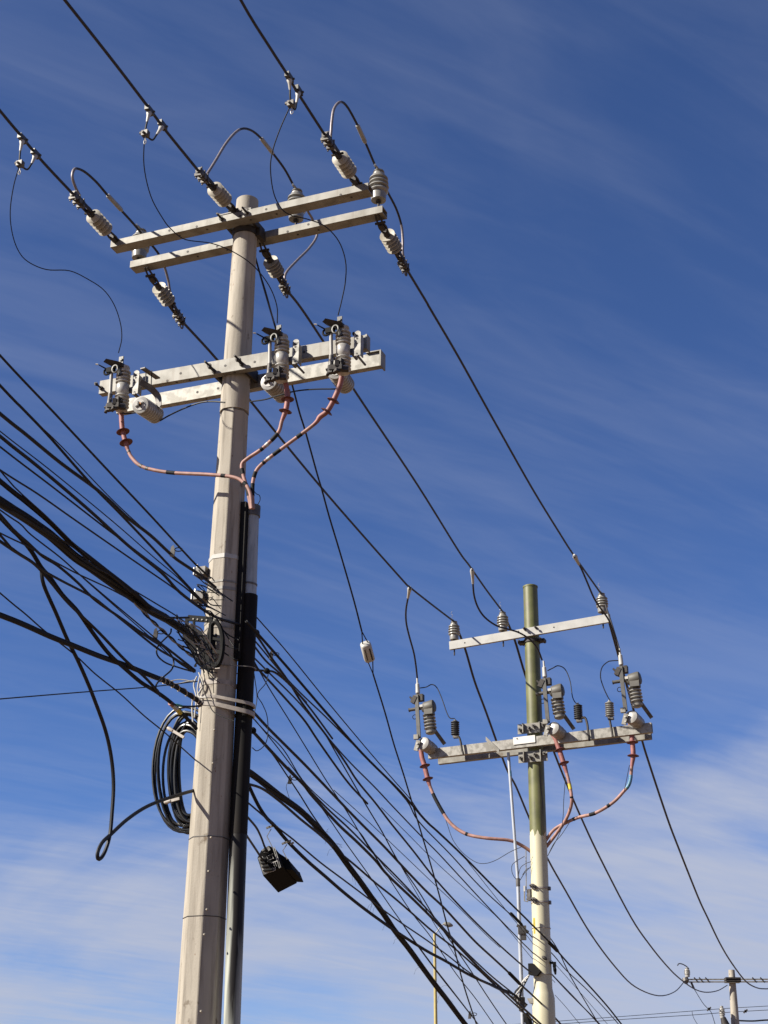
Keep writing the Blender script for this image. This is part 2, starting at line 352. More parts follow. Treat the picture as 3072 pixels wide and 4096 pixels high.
# ------------------------------------------------------------------ crossarms
def beam(name, PL, PR, hgt, dep, side, material, label, extra=None, root=None):
    """front face bottom edge from PL to PR; section hgt tall, dep deep"""
    ob = MB(); ax = (PR-PL).normalized(); nrm = n1
    c = (PL+PR)/2 + Z*hgt/2 - nrm*dep/2; o_ = c.copy()
    t = .008
    # channel: web (front), flanges top and bottom, small lips
    up_ = ax.cross(nrm).normalized(); up_ = up_ if up_.z > 0 else -up_
    hl = (PR-PL).length/2
    r_ = empty(name, o_) if root is None else root
    ob.box(c+nrm*(dep/2-t/2), (ax, nrm, up_), (hl, t/2, hgt/2))
    ob.box(c+up_*(hgt/2-t/2)-nrm*t/2, (ax, nrm, up_), (hl, dep/2-t/2, t/2))
    ob.box(c-up_*(hgt/2-t/2)-nrm*t/2, (ax, nrm, up_), (hl, dep/2-t/2, t/2))
    ob.box(c-nrm*(dep/2-t/2), (ax, nrm, up_), (hl, t/2, hgt/2-t))
    ob.build('beam', material, r_, o_)
    hb = MB()
    if extra:
        for f, g_ in extra:
            P = PL+(PR-PL)*f+Z*hgt*g_; hb.lathe(P-nrm*.002, P+nrm*.0015, [(0, .011), (1, .011)], 10)
            Q = PL+(PR-PL)*(f+.03)-nrm*dep*.5; hb.lathe(Q+Z*.002, Q-Z*.0015, [(0, .010), (1, .010)], 10)
        hb.split('bolt_hole', M['hardware'], r_, o_)
    tag(r_, label, 'crossarm'); return r_, ax, up_, c
UFL, UFR = p1(441, 989, .21), p1(1472, 757, .21)
arm1, *_ = beam('steel_crossarm', UFL, UFR, .066, .11, 1, M['galv'], 'front beam of the upper pair of crossarms on the concrete pole', [(.24, .55), (.35, .2), (.52, .3), (.62, .45), (.9, .1)])
URL, URR = p1(519, 1070, -.10), p1(1529, 848, -.10)
arm2, *_ = beam('steel_crossarm', URL, URR, .066, .11, -1, M['galv'], 'rear beam of the upper pair of crossarms, behind the top of the concrete pole', [(.24, .5), (.36, .3), (.72, .6), (.64, .2)])
LFL, LFR = p1(395, 1575, .17), p1(1463, 1393, .17)
arm3, ax3, up3, c3 = beam('steel_crossarm', LFL, LFR, .122, .06, 1, M['galv'], 'front beam of the lower pair of crossarms, carrying the fuse cutouts', [(.32, .5), (.49, .5), (.6, .4), (.78, .5), (.27, .1)])
LRL, LRR = p1(465, 1653, -.11), p1(1522, 1461, -.11)
arm4, ax4, up4, c4 = beam('steel_crossarm', LRL, LRR, .122, .06, -1, M['galv2'], 'rear beam of the lower pair of crossarms with blotchy galvanised face', [(.32, .5), (.4, .5), (.55, .5)])
def add_bolts(root, base, items, n=n1, col='hardware', lb=.10, r=.008):
    o_ = root.location
    for P in items:
        b_ = MB(); b_.lathe(P-n*.02, P+n*lb, [(0, r), (1, r)], 8); b_.lathe(P, P+n*.018, [(0, r*2.2), (1, r*2.2)], 6); b_.lathe(P+n*(lb-.03), P+n*(lb-.012), [(0, r*1.9), (1, r*1.9)], 6)
        b_.build('bolt', M[col], root, o_)
add_bolts(arm3, None, [p1(857, 1487, .17), p1(967, 1458, .17), p1(405, 1553, .17), p1(1433, 1355, .17)])
# end cap piece on right of rear lower arm
b_ = MB(); e = LRR+Z*.06-n1*.03; b_.box(e+ax4*.004, (ax4, n1, Z), (.006, .05, .072)); b_.build('end_plate', M['galv'], arm4, arm4.location); b_ = MB(); b_.box(LRR-ax4*.06+Z*.128+n1*.0, (ax4, n1, Z), (.06, .02, .004)); b_.build('end_plate', M['galv'], arm4, arm4.location)
b_ = MB(); e = LFR+Z*.06-n1*.03; b_.box(e+ax3*.004, (ax3, n1, Z), (.006, .035, .064)); b_.build('end_plate', M['galv'], arm3, arm3.location); b_ = MB(); b_.box(e-ax3*.045+n1*.035, (ax3, n1, Z), (.006, .008, .066)); b_.build('end_plate', M['galv'], arm3, arm3.location)
# saddle clamps gripping the pole between each pair
for (arm, PA, PB, f, hz, py_) in ((arm1, UFL, UFR, .535, .066, 905), (arm3, LFL, LFR, .53, .12, 1480)):
    P = PA+(PB-PA)*f; zc = P.z+hz/2; c = ax1(zc); r = rad1(zc)
    for sx_ in (-1, 1):
        b_ = MB()
        Q = V((c.x, c.y, zc))+d1*sx_*(r+.022)
        b_.box(Q, (d1, n1, Z), (.012, .10, hz*.42))
        b_.lathe(Q+n1*.30, Q-n1*.28, [(0, .009), (1, .009)], 8)
        b_.lathe(Q+n1*.215, Q+n1*.232, [(0, .02), (1, .02)], 6)
        b_.build('through_bolt', M['hardware'], arm, arm.location)
# plate and shackle hardware on top of the upper front arm near the pole
b_ = MB()
for x, y in ((893, 868), (955, 852), (995, 845)):
    P = p1(x, y, .16); b_.box(P, (d1, n1, Z), (.035, .03, .012)); b_.lathe(P+n1*.03+d1*.01-Z*.01, P+n1*.03-d1*.03+Z*.02, [(0, .014), (1, .010)], 8)
P = p1(930, 858, .17); b_.box(P, (d1, n1, Z), (.10, .035, .005))
b_.build('clamp_hardware', M['galv_dark'], arm1, arm1.location)
b_ = MB()
zc = UFL.z-.035; c = ax1(zc)
b_.lathe(V((c.x, c.y, zc-.03)), V((c.x, c.y, zc+.03)), [(0, rad1(zc)+.004), (0, rad1(zc)+.013), (1, rad1(zc)+.013), (1, rad1(zc)+.004)], 32)
P = V((c.x, c.y, zc))+d1*.12; b_.box(P-n1*.05, (d1, n1, Z), (.02, .06, .04))
b_.build('pole_clamp', M['hardware'], arm1, arm1.location)

# ------------------------------------------------------------------ strain insulators + conductors + jumpers
def strain(Pc, Pa, label, ring=False):
    """Pc clamp end (conductor), Pa crossarm end"""
    t = (Pa-Pc); Ln = t.length; t.normalize(); root = empty('strain_insulator', Pa); o_ = Pa
    side = t.cross(Z).normalized(); upv = side.cross(t)
    P = lambda f: Pc+t*Ln*f
    n = 5; MB().lathe(P(.43), P(.77), [(0, .014), (1, .014)], 12).build('core', M['hardware'], root, o_)  # core coloured dark to stand for the shade between the sheds
    for i in range(n):
        a = .445+.065*i; MB().lathe(P(a), P(a+.036), [(0, .014), (.15, .024), (.55, .060), (.8, .070), (1, .068), (.9, .05), (.6, .016)], 24).build('shed', M['polymer'], root, o_)
    b_ = MB(); b_.lathe(P(.38), P(.47), [(0, .012), (.2, .026), (.8, .026), (1, .018)], 12); b_.lathe(P(.73), P(.82), [(0, .02), (.2, .03), (.8, .024), (1, .012)], 12)
    b_.box(P(.385), (t, side, upv), (.03, .012, .035)); b_.lathe(P(.40)-side*.05, P(.40)+side*.05, [(0, .010), (1, .010)], 8)
    b_.build('end_fitting', M['hardware'], root, o_)
    b_ = MB()
    for s_ in (-1, 1):
        b_.tube([P(.80)+side*s_*.022, P(.90)+side*s_*.03, P(1.0)+side*s_*.022, P(1.12)+side*s_*.012+Z*.02], .009, 8)
        MB().box(P(.30)+side*s_*.02, (t, side, upv), (Ln*.09, .005, .016)).build('link_plate', M['hardware'], root, o_)
    b_.lathe(P(.99)-side*.045, P(.99)+side*.045, [(0, .011), (1, .011)], 8); b_.box(P(.92), (t, side, upv), (.035, .02, .022))
    b_.build('shackle', M['hardware'], root, o_)
    b_ = MB(); b_.box(P(.14), (t, side, upv), (Ln*.11, .022, .026)); b_.lathe(P(.02), P(.28), [(0, .022), (.5, .03), (1, .018)], 10)
    for k in range(3):
        q = P(.05+.08*k); b_.box(q-upv*.032, (t, side, upv), (.012, .035, .012)); b_.lathe(q-upv*.06+side*.025, q+upv*.035+side*.025, [(0, .007), (1, .007)], 6); b_.lathe(q-upv*.06-side*.025, q+upv*.035-side*.025, [(0, .007), (1, .007)], 6)
    if ring:
        c = P(.04)-upv*.055; b_.tube([c+(t*math.cos(a)+upv*math.sin(a))*.026 for a in [2*math.pi*k/14 for k in range(14)]], .007, 6, close=True)
    b_.build('dead_end_clamp', M['galv_dark'], root, o_)
    tag(root, label, 'insulator', 'strain insulators on the upper crossarms'); return root
def wire(name, pts, r, material, label, catg, group=None, n=8, step=5, parent=None, origin=None):
    P = cat(pts, step); o_ = P[0] if origin is None else origin
    ob = MB().tube(P, r, n).build(name, material, parent, o_)
    if parent is None: tag(ob, label, catg, group)
    return ob
names = ['left', 'middle', 'right']
FA = [p1(468, 968, .19), p1(935, 842, .19), p1(1430, 738, .19)]           # arm attachment points, front
RA = [p1(600, 1100, -.2), p1(1056, 1000, -.2), p1(1520, 890, -.2)]       # rear
FCp = [(284, 768), (788, 676), (1294, 532)]; RCp = [(735, 1292), (1153, 1168), (1628, 1078)]
FC = [hit(*q, a, LD) for q, a in zip(FCp, FA)]; RC = [hit(*q, a, LD) for q, a in zip(RCp, RA)]
for i in range(3):
    strain(FC[i], FA[i], f'{names[i]} of the three cream finned strain insulators above the upper crossarm')
    strain(RC[i], RA[i], f'{names[i]} of the three cream finned strain insulators below and behind the upper crossarm', True)
GP = 'overhead power conductors'
inc = [[(-330, 40), (0, 443), (78, 536), (169, 645)], [(-60, -400), (259, 0), (386, 160), (482, 283), (597, 434), (669, 530)], [(760, -400), (963, 0), (1086, 200), (1144, 290), (1186, 363)]]
for i in range(3):
    pts = [hit(x, y, FA[i], LD) for x, y in inc[i]]+[FC[i]+LD*.1]
    wire('power_conductor', pts, rp(11.5, FC[i]), M['conductor'], f'{names[i]} of the three dark conductors coming from the upper left to the concrete pole', 'power line', GP)
# post insulators on the steel pole's arm (second pole) -> tops
A2L, A2R = p2(1797, 2598, .14), p2(2440, 2487, .14)
def pinset(px, py, v): return p2(px, py, v)
PT2 = [p2(1817, 2487, .10), p2(2011, 2447, .10), p2(2408, 2380, .10)]
# far pole
Y3 = 60.0
P3T = atY(2926, 3880, Y3); P3B = atY(2941, 4096, Y3)
P3L = atY(2740, 3923, Y3-.6); P3M = atY(2909, 3941, Y3-.2); P3R = atY(3150, 3905, Y3)
mids = [[(865, 1435), (1000, 1602), (1296, 1963), (1600, 2309), (1640, 2349), (1719, 2412)],
        [(1204, 1232), (1296, 1370), (1426, 1574), (1667, 1935), (1832, 2200), (1878, 2263), (1945, 2359)],
        [(1704, 1205), (1722, 1237), (1833, 1426), (1972, 1676), (2129, 1954), (2240, 2135), (2296, 2222)]]
far = [[(1859, 2591), (1898, 2724), (1945, 2850), (2024, 3069), (2064, 3146), (2117, 3272), (2187, 3428), (2263, 3564), (2363, 3736), (2462, 3869), (2542, 3948), (2635, 3983), (2700, 3966)],
       [(2058, 2558), (2102, 2703), (2160, 2860), (2210, 2993), (2263, 3127), (2327, 3276), (2400, 3431), (2525, 3671), (2600, 3781), (2665, 3861), (2715, 3911), (2776, 3955), (2824, 3969), (2872, 3962)],
       [(2440, 2500), (2490, 2680), (2563, 2943), (2593, 3043), (2667, 3266), (2710, 3381), (2793, 3590), (2831, 3672), (2879, 3772), (2924, 3848), (2979, 3921), (3017, 3947), (3052, 3955), (3090, 3948)]]
ends = [P3L, P3M, P3R]
for i in range(3):
    wire('power_conductor', plane2(mids[i], RC[i]-LD*.05, PT2[i]), rp(10.5, RC[i]), M['conductor'], f'{names[i]} of the three conductors spanning from the concrete pole to the green pole', 'power line', GP)
    wire('power_conductor', plane2(far[i], PT2[i]+V((0, 0, .001)), ends[i]), .017, M['conductor'], f'{names[i]} of the three sagging conductors running from the green pole to the far pole', 'power line', GP)
# jumpers, parts: rising grey end, dark middle, sleeve, falling grey end
jp = [([(319, 784), (301, 747), (289, 705), (301, 675)], [(301, 675), (338, 687), (386, 729), (428, 778), (482, 838), (542, 904), (575, 945), (616, 991), (637, 1021), (659, 1071)], [(659, 1071), (673, 1122), (680, 1164), (700, 1225), (722, 1262)], ((430, 780), (488, 843))),
      ([(818, 712), (860, 646), (908, 568), (957, 519)], [(957, 519), (999, 519), (1041, 550), (1089, 610), (1138, 676), (1174, 742), (1200, 790), (1231, 845)], [(1231, 845), (1249, 875), (1267, 923), (1264, 953), (1234, 996), (1186, 1044), (1144, 1092), (1138, 1132)], ((1044, 553), (1092, 614))),
      ([(1320, 560), (1324, 530), (1327, 489), (1336, 435), (1361, 408)], [(1361, 408), (1388, 426), (1427, 495), (1463, 574), (1499, 658), (1522, 705), (1550, 767), (1584, 833), (1605, 899)], [(1605, 899), (1611, 960), (1611, 1008), (1618, 1050)], ((1429, 499), (1462, 572)))]
for i, (a, b2, c, sl_) in enumerate(jp):
    d = RC[i]-FC[i]; d.z = 0
    H = lambda q: hit(*q, FC[i], d)
    root = empty('jumper_cable', H(a[0])); o_ = root.location.copy(); r = rp(11, FC[i])
    allp = [H(q) for q in a]+[H(q) for q in b2[1:]]+[H(q) for q in c[1:]]
    full = cat(allp, 6); na = 6*(len(a)-1); nb = na+6*(len(b2)-1)
    MB().tube(full[:na+1], r*1.08, 10).build('grey_end', M['jumper'], root, o_); MB().tube(full[na:nb+1], r*.95, 10).build('dark_span', M['conductor'], root, o_)
    MB().tube(full[nb:], r*1.08, 10).build('grey_end', M['jumper'], root, o_)
    MB().lathe(H(sl_[0]), H(sl_[1]), [(0, r*1.1), (.03, r*1.7), (.9, r*1.8), (1, r*1.2)], 12).build('sleeve', M['porcelain_light'], root, o_)
    tag(root, f'arching jumper cable looping over the {names[i]} post insulator of the upper crossarms', 'cable', 'jumper cables')
# ------------------------------------------------------------------ post insulators
def post_insulator(h, r, mt, label, grp, pin=.10, coil=False):
    root = empty('post_insulator', (0, 0, 0))
    prof = [(0, r*.40), (.005, r*.72), (.16, r*.76), (.24, r*.72), (.27, r*.9)]
    for k in range(4):
        a = .28+.135*k; q = 1-.04*abs(k-1)
        prof += [(a, r*.95*q), (a+.012, r*q), (a+.05, r*.97*q), (a+.09, r*.72*q), (a+.115, r*.74*q)]
    prof += [(.83, r*.62), (.86, r*.62), (.88, r*.42), (.93, r*.42), (.95, r*.55), (.985, r*.5), (1, r*.3)]
    MB().lathe((0, 0, 0), (0, 0, h), prof, 28).build('body', mt, root)
    MB().lathe((0, 0, -pin), (0, 0, .004), [(0, .010), (.7, .010), (.71, .025), (.8, .025), (.81, .012), (.96, .014), (.97, r*.3), (1, r*.3)], 10).build('pin', M['hardware'], root)
    b_ = MB(); b_.tube([V((math.cos(a)*r*.46, math.sin(a)*r*.46, h*.905+.006*math.sin(a*2))) for a in [2*math.pi*k/14 for k in range(14)]], .006, 6, close=True)
    ld = V((LD.x*math.cos(-AZ)-LD.y*math.sin(-AZ), LD.x*math.sin(-AZ)+LD.y*math.cos(-AZ), 0))
    b_.tube([ld*k*.02+V((.006*math.sin(k*2.1), 0, h*1.0+.006*math.cos(k*2.1))) for k in range(-5, 6)], .009, 6)
    if coil:
        b_.tube([V((-.03+.014*math.sin(k*1.1), .01*math.cos(k*1.3), h+.012*k)) for k in range(13)], .003, 5)
    b_.build('tie_wire', M['brightmetal'], root)
    tag(root, label, 'insulator', grp); return root
g1 = 'post insulators holding the jumpers of the upper crossarms'
pi = post_insulator(.30, .087, M['porcelain'], '', g1, .07)
for i, (x, y) in enumerate(((556, 1034), (1184, 878), (1514, 802))):
    o = pi if i == 0 else copy_tree(pi)
    o.location = p1(x, y, -.155)-n1*0; o.rotation_euler = (0, 0, AZ)
    o['label'] = ['ribbed grey post insulator at the left end of the upper crossarms', 'ribbed grey post insulator right of the concrete pole top, half hidden by the crossarm', 'ribbed grey post insulator standing clear at the right end of the upper crossarms'][i]
# ------------------------------------------------------------------ tap clamps with bail and thin leads
def tapclamp(c1a, c1b, c2a, c2b, body, ring_, O, label, lead, tab, leadlabel):
    H = lambda q, w_=0: hit(*q, O, LD)
    root = empty('tap_clamp', H(c1a)); o_ = root.location.copy()
    for a, b2 in ((c1a, c1b), (c2a, c2b)):
        A_, B_ = H(a), H(b2)
        b_ = MB(); b_.lathe(A_, B_, [(0, .014), (.2, .022), (.45, .014), (.9, .010), (1, .008)], 10); b_.build('connector', M['white'], root, o_)
        b_ = MB(); b_.box(A_+Z*.006, (LD, d1, Z), (.048, .018, .02)); b_.lathe(A_+LD*.03-d1*.03, A_+LD*.03+d1*.03+Z*.01, [(0, .009), (1, .009)], 6); b_.build('wedge', M['cast'], root, o_)
    low = ((c2b[0]+body[0])/2+4, max(c2b[1], body[1])+22)
    MB().tube(cat([H(c1b), H(((c1b[0]+body[0])/2-2, (c1b[1]+body[1])/2)), H(body), H(low), H(c2b)], 5), .0075, 8).build('bail', M['thin'], root, o_)
    B0 = H(body); b_ = MB(); b_.box(B0, (d1, LD, Z), (.026, .022, .022)); b_.lathe(B0-d1*.045+Z*.02, B0+d1*.03-Z*.02, [(0, .014), (.4, .014), (.5, .02), (1, .012)], 8); b_.lathe(B0+LD*.04, B0-LD*.05-Z*.01, [(0, .014), (1, .009)], 8)
    b_.build('hot_line_clamp', M['galv_dark'], root, o_)
    Rg = H(ring_); b_ = MB(); b_.tube([Rg+d1*.010*math.cos(a)+Z*.018*math.sin(a) for a in [2*math.pi*k/12 for k in range(12)]], .0035, 6, close=True); b_.tube([Rg+Z*.018, B0], .005, 6); b_.build('eye_ring', M['brightmetal'], root, o_)
    tag(root, label, 'clamp', 'tap clamps on the incoming conductors')
    P = lerpY([(body[0]-4, body[1]+8)]+lead+[tab], B0.y, p1(*tab, .3).y)
    wire('lead_wire', P, .0045, M['thin'], leadlabel, 'wire', 'thin leads from the tap clamps to the fuse cutouts', 6)
TAB = [(474, 1412), (1109, 1294), (1352, 1262)]
tapclamp((90, 557), (81, 604), (143, 618), (127, 654), (81, 656), (78, 690), FA[0], 'tap clamp hanging from the leftmost incoming conductor', [(54, 747), (41, 844), (48, 928), (72, 1000), (111, 1046), (185, 1078), (278, 1083), (352, 1117), (414, 1159), (456, 1218), (481, 1290), (487, 1353)], TAB[0], 'thin wire looping from the left tap clamp to the left fuse cutout')
tapclamp((598, 444), (588, 488), (650, 503), (627, 538), (582, 535), (580, 568), FA[1], 'tap clamp hanging from the middle incoming conductor', [(576, 663), (603, 784), (651, 874), (687, 919), (741, 958), (844, 973), (926, 1004), (1009, 1059), (1074, 1139), (1107, 1222)], TAB[1], 'thin wire passing in front of the upper crossarm to the middle fuse cutout')
tapclamp((1157, 312), (1160, 360), (1194, 365), (1186, 411), (1165, 416), (1168, 448), FA[2], 'tap clamp hanging from the rightmost incoming conductor', [(1119, 519), (1089, 610), (1082, 682), (1095, 773), (1125, 833), (1162, 860), (1234, 878), (1300, 905), (1355, 965), (1382, 1044), (1382, 1122), (1368, 1197)], TAB[2], 'thin wire looping from the right tap clamp to the right fuse cutout')

# ------------------------------------------------------------------ fuse cutouts (local x right, y away, z up; origin at insulator centre)
def cutout():
    root = empty('fuse_cutout', (0, 0, 0))
    prof = [(0, .03), (.01, .05), (.03, .05)]
    for k in range(4): a = .05+.075*k; prof += [(a, .040), (a+.03, .061), (a+.042, .060), (a+.055, .040)]
    prof += [(.37, .047), (.40, .056), (.56, .056), (.59, .047)]
    for k in range(4): a = .60+.075*k; prof += [(a, .040), (a+.018, .060), (a+.03, .061), (a+.06, .040)]
    prof += [(.93, .045), (.94, .05), (.98, .048), (1, .03)]
    MB().lathe((.015, .03, -.215), (.005, .03, .20), prof, 24).build('insulator', M['cutout_porcelain'], root)
    MB().lathe((-.058, -.035, -.135), (-.068, -.035, .13), [(0, .018), (.25, .018), (.26, .0145), (1, .0145)], 14).build('fuse_tube', M['tube'], root)
    b_ = MB(); b_.lathe((-.063, -.035, -.165), (-.060, -.035, -.08), [(0, .02), (1, .02)], 12); b_.build('lower_ferrule', M['galv_dark'], root)
    b_ = MB(); b_.prism([(-.12, -.09, .205), (-.09, -.10, .225), (.03, -.06, .19), (.03, -.02, .165), (-.05, -.05, .165)], (.0, .07, .012)); b_.build('hood', M['hardware'], root)
    b_ = MB(); b_.box((-.02, .02, .235), ((1, 0, 0), (0, 1, 0), (0, 0, 1)), (.020, .006, .055)); b_.lathe((-.02, .005, .26), (-.02, .035, .26), [(0, .014), (1, .014)], 8); b_.build('terminal_tab', M['cast'], root)
    b_ = MB(); b_.tube([(-.10+.03*math.cos(a), -.05, .13+.028*math.sin(a)) for a in [2*math.pi*k/12 for k in range(12)]], .009, 6, close=True); b_.b(-.07, -.045, .14, .035, .018, .022)
    b_.lathe((-.10, -.05, .15), (-.16, -.09, .185), [(0, .007), (1, .005)], 8); b_.build('pull_ring', M['boxblack'], root)
    b_ = MB(); b_.lathe((-.165, -.093, .188), (-.185, -.10, .192), [(0, .007), (1, .006)], 8); b_.build('hook_tip', M['white'], root)
    b_ = MB(); b_.tube([(-.02+.026*math.cos(a), -.06, .135+.034*math.sin(a)) for a in [2*math.pi*k/12 for k in range(12)]], .008, 6, close=True); b_.lathe((-.01, -.04, .17), (.01, -.02, .09), [(0, .012), (1, .02)], 8); b_.build('top_contact', M['cast'], root)
    b_ = MB(); b_.b(-.02, -.03, -.195, .050, .03, .020, .2); b_.b(-.060, -.04, -.205, .018, .02, .030); b_.b(-.005, -.05, -.165, .016, .014, .026, .5); b_.b(-.02, -.04, -.225, .035, .018, .010, -.5); b_.b(.02, -.015, -.155, .018, .03, .035, -.3); b_.lathe((-.10, -.04, -.20), (.05, -.02, -.15), [(0, .012), (1, .012)], 8); b_.lathe((-.08, -.05, -.25), (-.08, -.03, -.19), [(0, .014), (1, .008)], 8); b_.b(.045, 0, -.20, .025, .02, .015, .4)
    b_.build('hinge', M['hardware'], root)
    b_ = MB(); b_.b(.125, .04, .02, .028, .004, .095); b_.b(.150, .065, .01, .004, .026, .085); b_.lathe((.125, .04, .115), (.125, .036, .115), [(0, .028), (1, .028)], 16); b_.build('mounting_plate', M['galv2'], root)
    b_ = MB()
    for z_ in (.10, .075, .03, -.06): b_.lathe((.122, .0365, z_), (.122, .034, z_), [(0, .009), (1, .009)], 10)
    b_.split('slot', M['hardware'], root)
    b_ = MB(); b_.b(.07, .06, -.02, .06, .012, .022, 0); b_.lathe((.06, .05, -.02), (.06, .18, -.02), [(0, .012), (1, .012)], 8); b_.lathe((.125, .03, -.075), (.125, .20, -.075), [(0, .009), (1, .009)], 8); b_.build('support_bracket', M['galv_dark'], root)
    return root
ct = cutout(); cpos = [(479, 1545), (1116, 1423), (1362, 1390)]
for i, q in enumerate(cpos):
    o = ct if i == 0 else copy_tree(ct)
    o.location = p1(*q, .33); o.rotation_euler = (0, 0, AZ)
    tag(o, ['fuse cutout at the far left end of the lower crossarms', 'fuse cutout on the lower crossarms nearest the concrete pole, right of it', 'rightmost fuse cutout on the lower crossarms of the concrete pole'][i], 'fuse cutout', 'fuse cutouts on the lower crossarms')
# slotted arrester bracket on the left
br = empty('slotted_bracket', p1(575, 1500, .33)); o_ = br.location.copy()
H = lambda x, y, v=.33: p1(x, y, v)
b_ = MB(); a, c = H(570, 1472, .45), H(632, 1514, .22); t = (c-a).normalized(); b_.box((a+c)/2, (t, t.cross(Z), Z), ((c-a).length/2, .022, .005)); b_.build('slotted_strip', M['galv_dark'], br, o_)
b_ = MB(); P = cat([H(562, 1528, .45), H(590, 1545, .40), H(615, 1565, .36), H(632, 1588, .33), H(634, 1620, .33), H(622, 1625, .33)], 4)
rs = []
for i, p in enumerate(P):
    q = P[min(i+1, len(P)-1)]-P[max(i-1, 0)]; s_ = q.cross(n1).normalized()
    rs.append([p+s_*.026+n1*.004, p+s_*.026-n1*.004, p-s_*.026-n1*.004, p-s_*.026+n1*.004])
b_.rings(rs, smooth=False); b_.build('curved_arm', M['galv_dark'], br, o_)
b_ = MB()
for x in (584, 607): b_.tube([H(x, 1482, .33), H(x-2, 1540, .33)], .005, 6)
b_.split('threaded_rod', M['hardware'], br, o_)
tag(br, 'slotted dark steel bracket bending over the left end of the lower crossarms', 'bracket')
# ------------------------------------------------------------------ barrel arresters lying under the lower crossarms
def arrester():
    root = empty('surge_arrester', (0, 0, 0)); prof = [(0, .05), (.01, .070), (.05, .072)]
    for k in range(7): a = .07+.12*k; prof += [(a, .062), (a+.03, .062), (a+.06, .074), (a+.10, .074)]
    prof += [(.95, .062), (.96, .045), (1, .04)]
    MB().lathe((0, 0, 0), (0, .30, 0), prof, 28).build('ribbed_body', M['porcelain_light'], root)
    MB().lathe((0, -.004, 0), (0, .01, 0), [(0, .045), (1, .047)], 24).build('end_cap', M['white'], root)
    b_ = MB(); b_.box((0, -.008, 0), ((1, 0, .4), (0, 1, 0), (-.4, 0, 1)), (.038, .004, .006)); b_.box((0, -.009, 0), ((1, 0, -2), (0, 1, 0), (2, 0, 1)), (.030, .004, .005)); b_.lathe((0, -.03, 0), (0, 0, 0), [(0, .009), (1, .009)], 8); b_.build('terminal', M['hardware'], root); MB().lathe((.008, -.02, .004), (.008, -.008, .004), [(0, .010), (1, .010)], 8).build('terminal_bolt', M['copper'], root)
    return root
ar = arrester()
for i, (a, b2, va, vb) in enumerate((((560, 1619), (626, 1662), .50, .22), ((1074, 1526), (1142, 1590), .20, -.12), ((1342, 1482), (1388, 1549), .20, -.10))):
    o = ar if i == 0 else copy_tree(ar); A_, B_ = p1(*a, va), p1(*b2, vb)
    o.location = A_; o.rotation_euler = (B_-A_).to_track_quat('Y', 'Z').to_euler()
    tag(o, ['ribbed pale barrel arrester slung under the left end of the lower crossarms', 'pale barrel arrester under the lower crossarms beside the concrete pole', 'pale barrel arrester under the right end of the lower crossarms'][i], 'surge arrester', 'barrel arresters under the lower crossarms')
# ground wire linking the arresters
wire('ground_wire', [p1(488, 1652, .3), p1(520, 1654, .3), p1(560, 1646, .3)], .006, M['thin'], 'short black wire below the left fuse cutout', 'wire')
wire('ground_wire', [p1(640, 1683, .25), p1(680, 1660, .2), p1(740, 1632, .15), p1(800, 1611, .15), p1(850, 1606, .16), p1(900, 1610, .17)], .0065, M['black'], 'black wire running from the left barrel arrester to the concrete pole', 'wire')
wire('ground_wire', [p1(1000, 1607, .1), p1(1060, 1598, .12), p1(1100, 1586, .15), p1(1180, 1565, .2), p1(1260, 1557, .2), p1(1350, 1556, .2)], .006, M['black'], 'black wire running right of the concrete pole to the right barrel arrester', 'wire')
# ------------------------------------------------------------------ pink cables with rain sheds
def pinkcable(pts, sheds, w_, shw, pl, label, sleeve_n, bands, group, wide=1.7):
    P = [pl(*q) for q in pts]; root = empty('power_cable', P[0]); o_ = root.location.copy(); r = rp(w_, P[0])
    full = cat(P, 6); k = sleeve_n*6
    rr = [r*(wide*.85 if i < k*.8 else 1.0+(wide*.85-1)*max(0, (k-i)/(k*.2))) for i in range(k+1)]
    MB().tube(full[:k+1], rr, 12).build('termination', M['red'], root, o_)
    MB().tube(full[k:], r, 12).build('jacket', M['pink'], root, o_)
    for sx_, sy in sheds:
        c = pl(sx_, sy); j = min(range(len(full)), key=lambda i: (full[i]-c).length); t = (full[min(j+1, len(full)-1)]-full[max(0, j-1)]).normalized()
        q = rp(shw, c); MB().lathe(c-t*q*.22, c+t*q*.26, [(0, r*1.25), (.35, r*1.35), (.55, q*.7), (.92, q), (1, q*.98), (.8, q*.75), (.62, r)], 24).build('rain_shed', M['shed'], root, o_)
    for f, ln, mt in bands:
        j = int(f*(len(full)-1)); e = min(len(full)-1, j+ln); MB().tube(full[j:e+1], r*1.12, 12).build('tape_wrap', M[mt], root, o_)
    tag(root, label, 'power cable', group); return root
pv = lambda v0: (lambda x, y: p1(x, y, v0))
g2 = 'pink power cables on the concrete pole'
pinkcable([(485, 1650), (487, 1690), (491, 1725), (502, 1768), (512, 1800), (527, 1830), (560, 1862), (615, 1880), (700, 1892), (830, 1898), (930, 1908), (975, 1930), (1000, 1970), (1008, 2035)], [(491, 1722), (503, 1765)], 14, 54, pv(.25), 'pink cable curving from the left fuse cutout round the front of the concrete pole', 4, [(.33, 1, 'galv_dark'), (.47, 1, 'galv_dark'), (.51, 1, 'galv_dark'), (.60, 2, 'dusty'), (.74, 1, 'dusty'), (.85, 2, 'dusty')], g2)
pinkcable([(1138, 1520), (1146, 1550), (1150, 1594), (1143, 1642), (1128, 1682), (1111, 1733), (1052, 1792), (991, 1834), (968, 1858), (972, 1897), (990, 1960), (1004, 2035)], [(1150, 1592), (1143, 1640)], 15, 54, pv(.24), 'pink cable from the middle fuse cutout bending sharply in beside the concrete pole', 4, [(.46, 3, 'dusty'), (.53, 1, 'white'), (.56, 1, 'dusty'), (.78, 3, 'dusty'), (.88, 4, 'dusty')], g2)
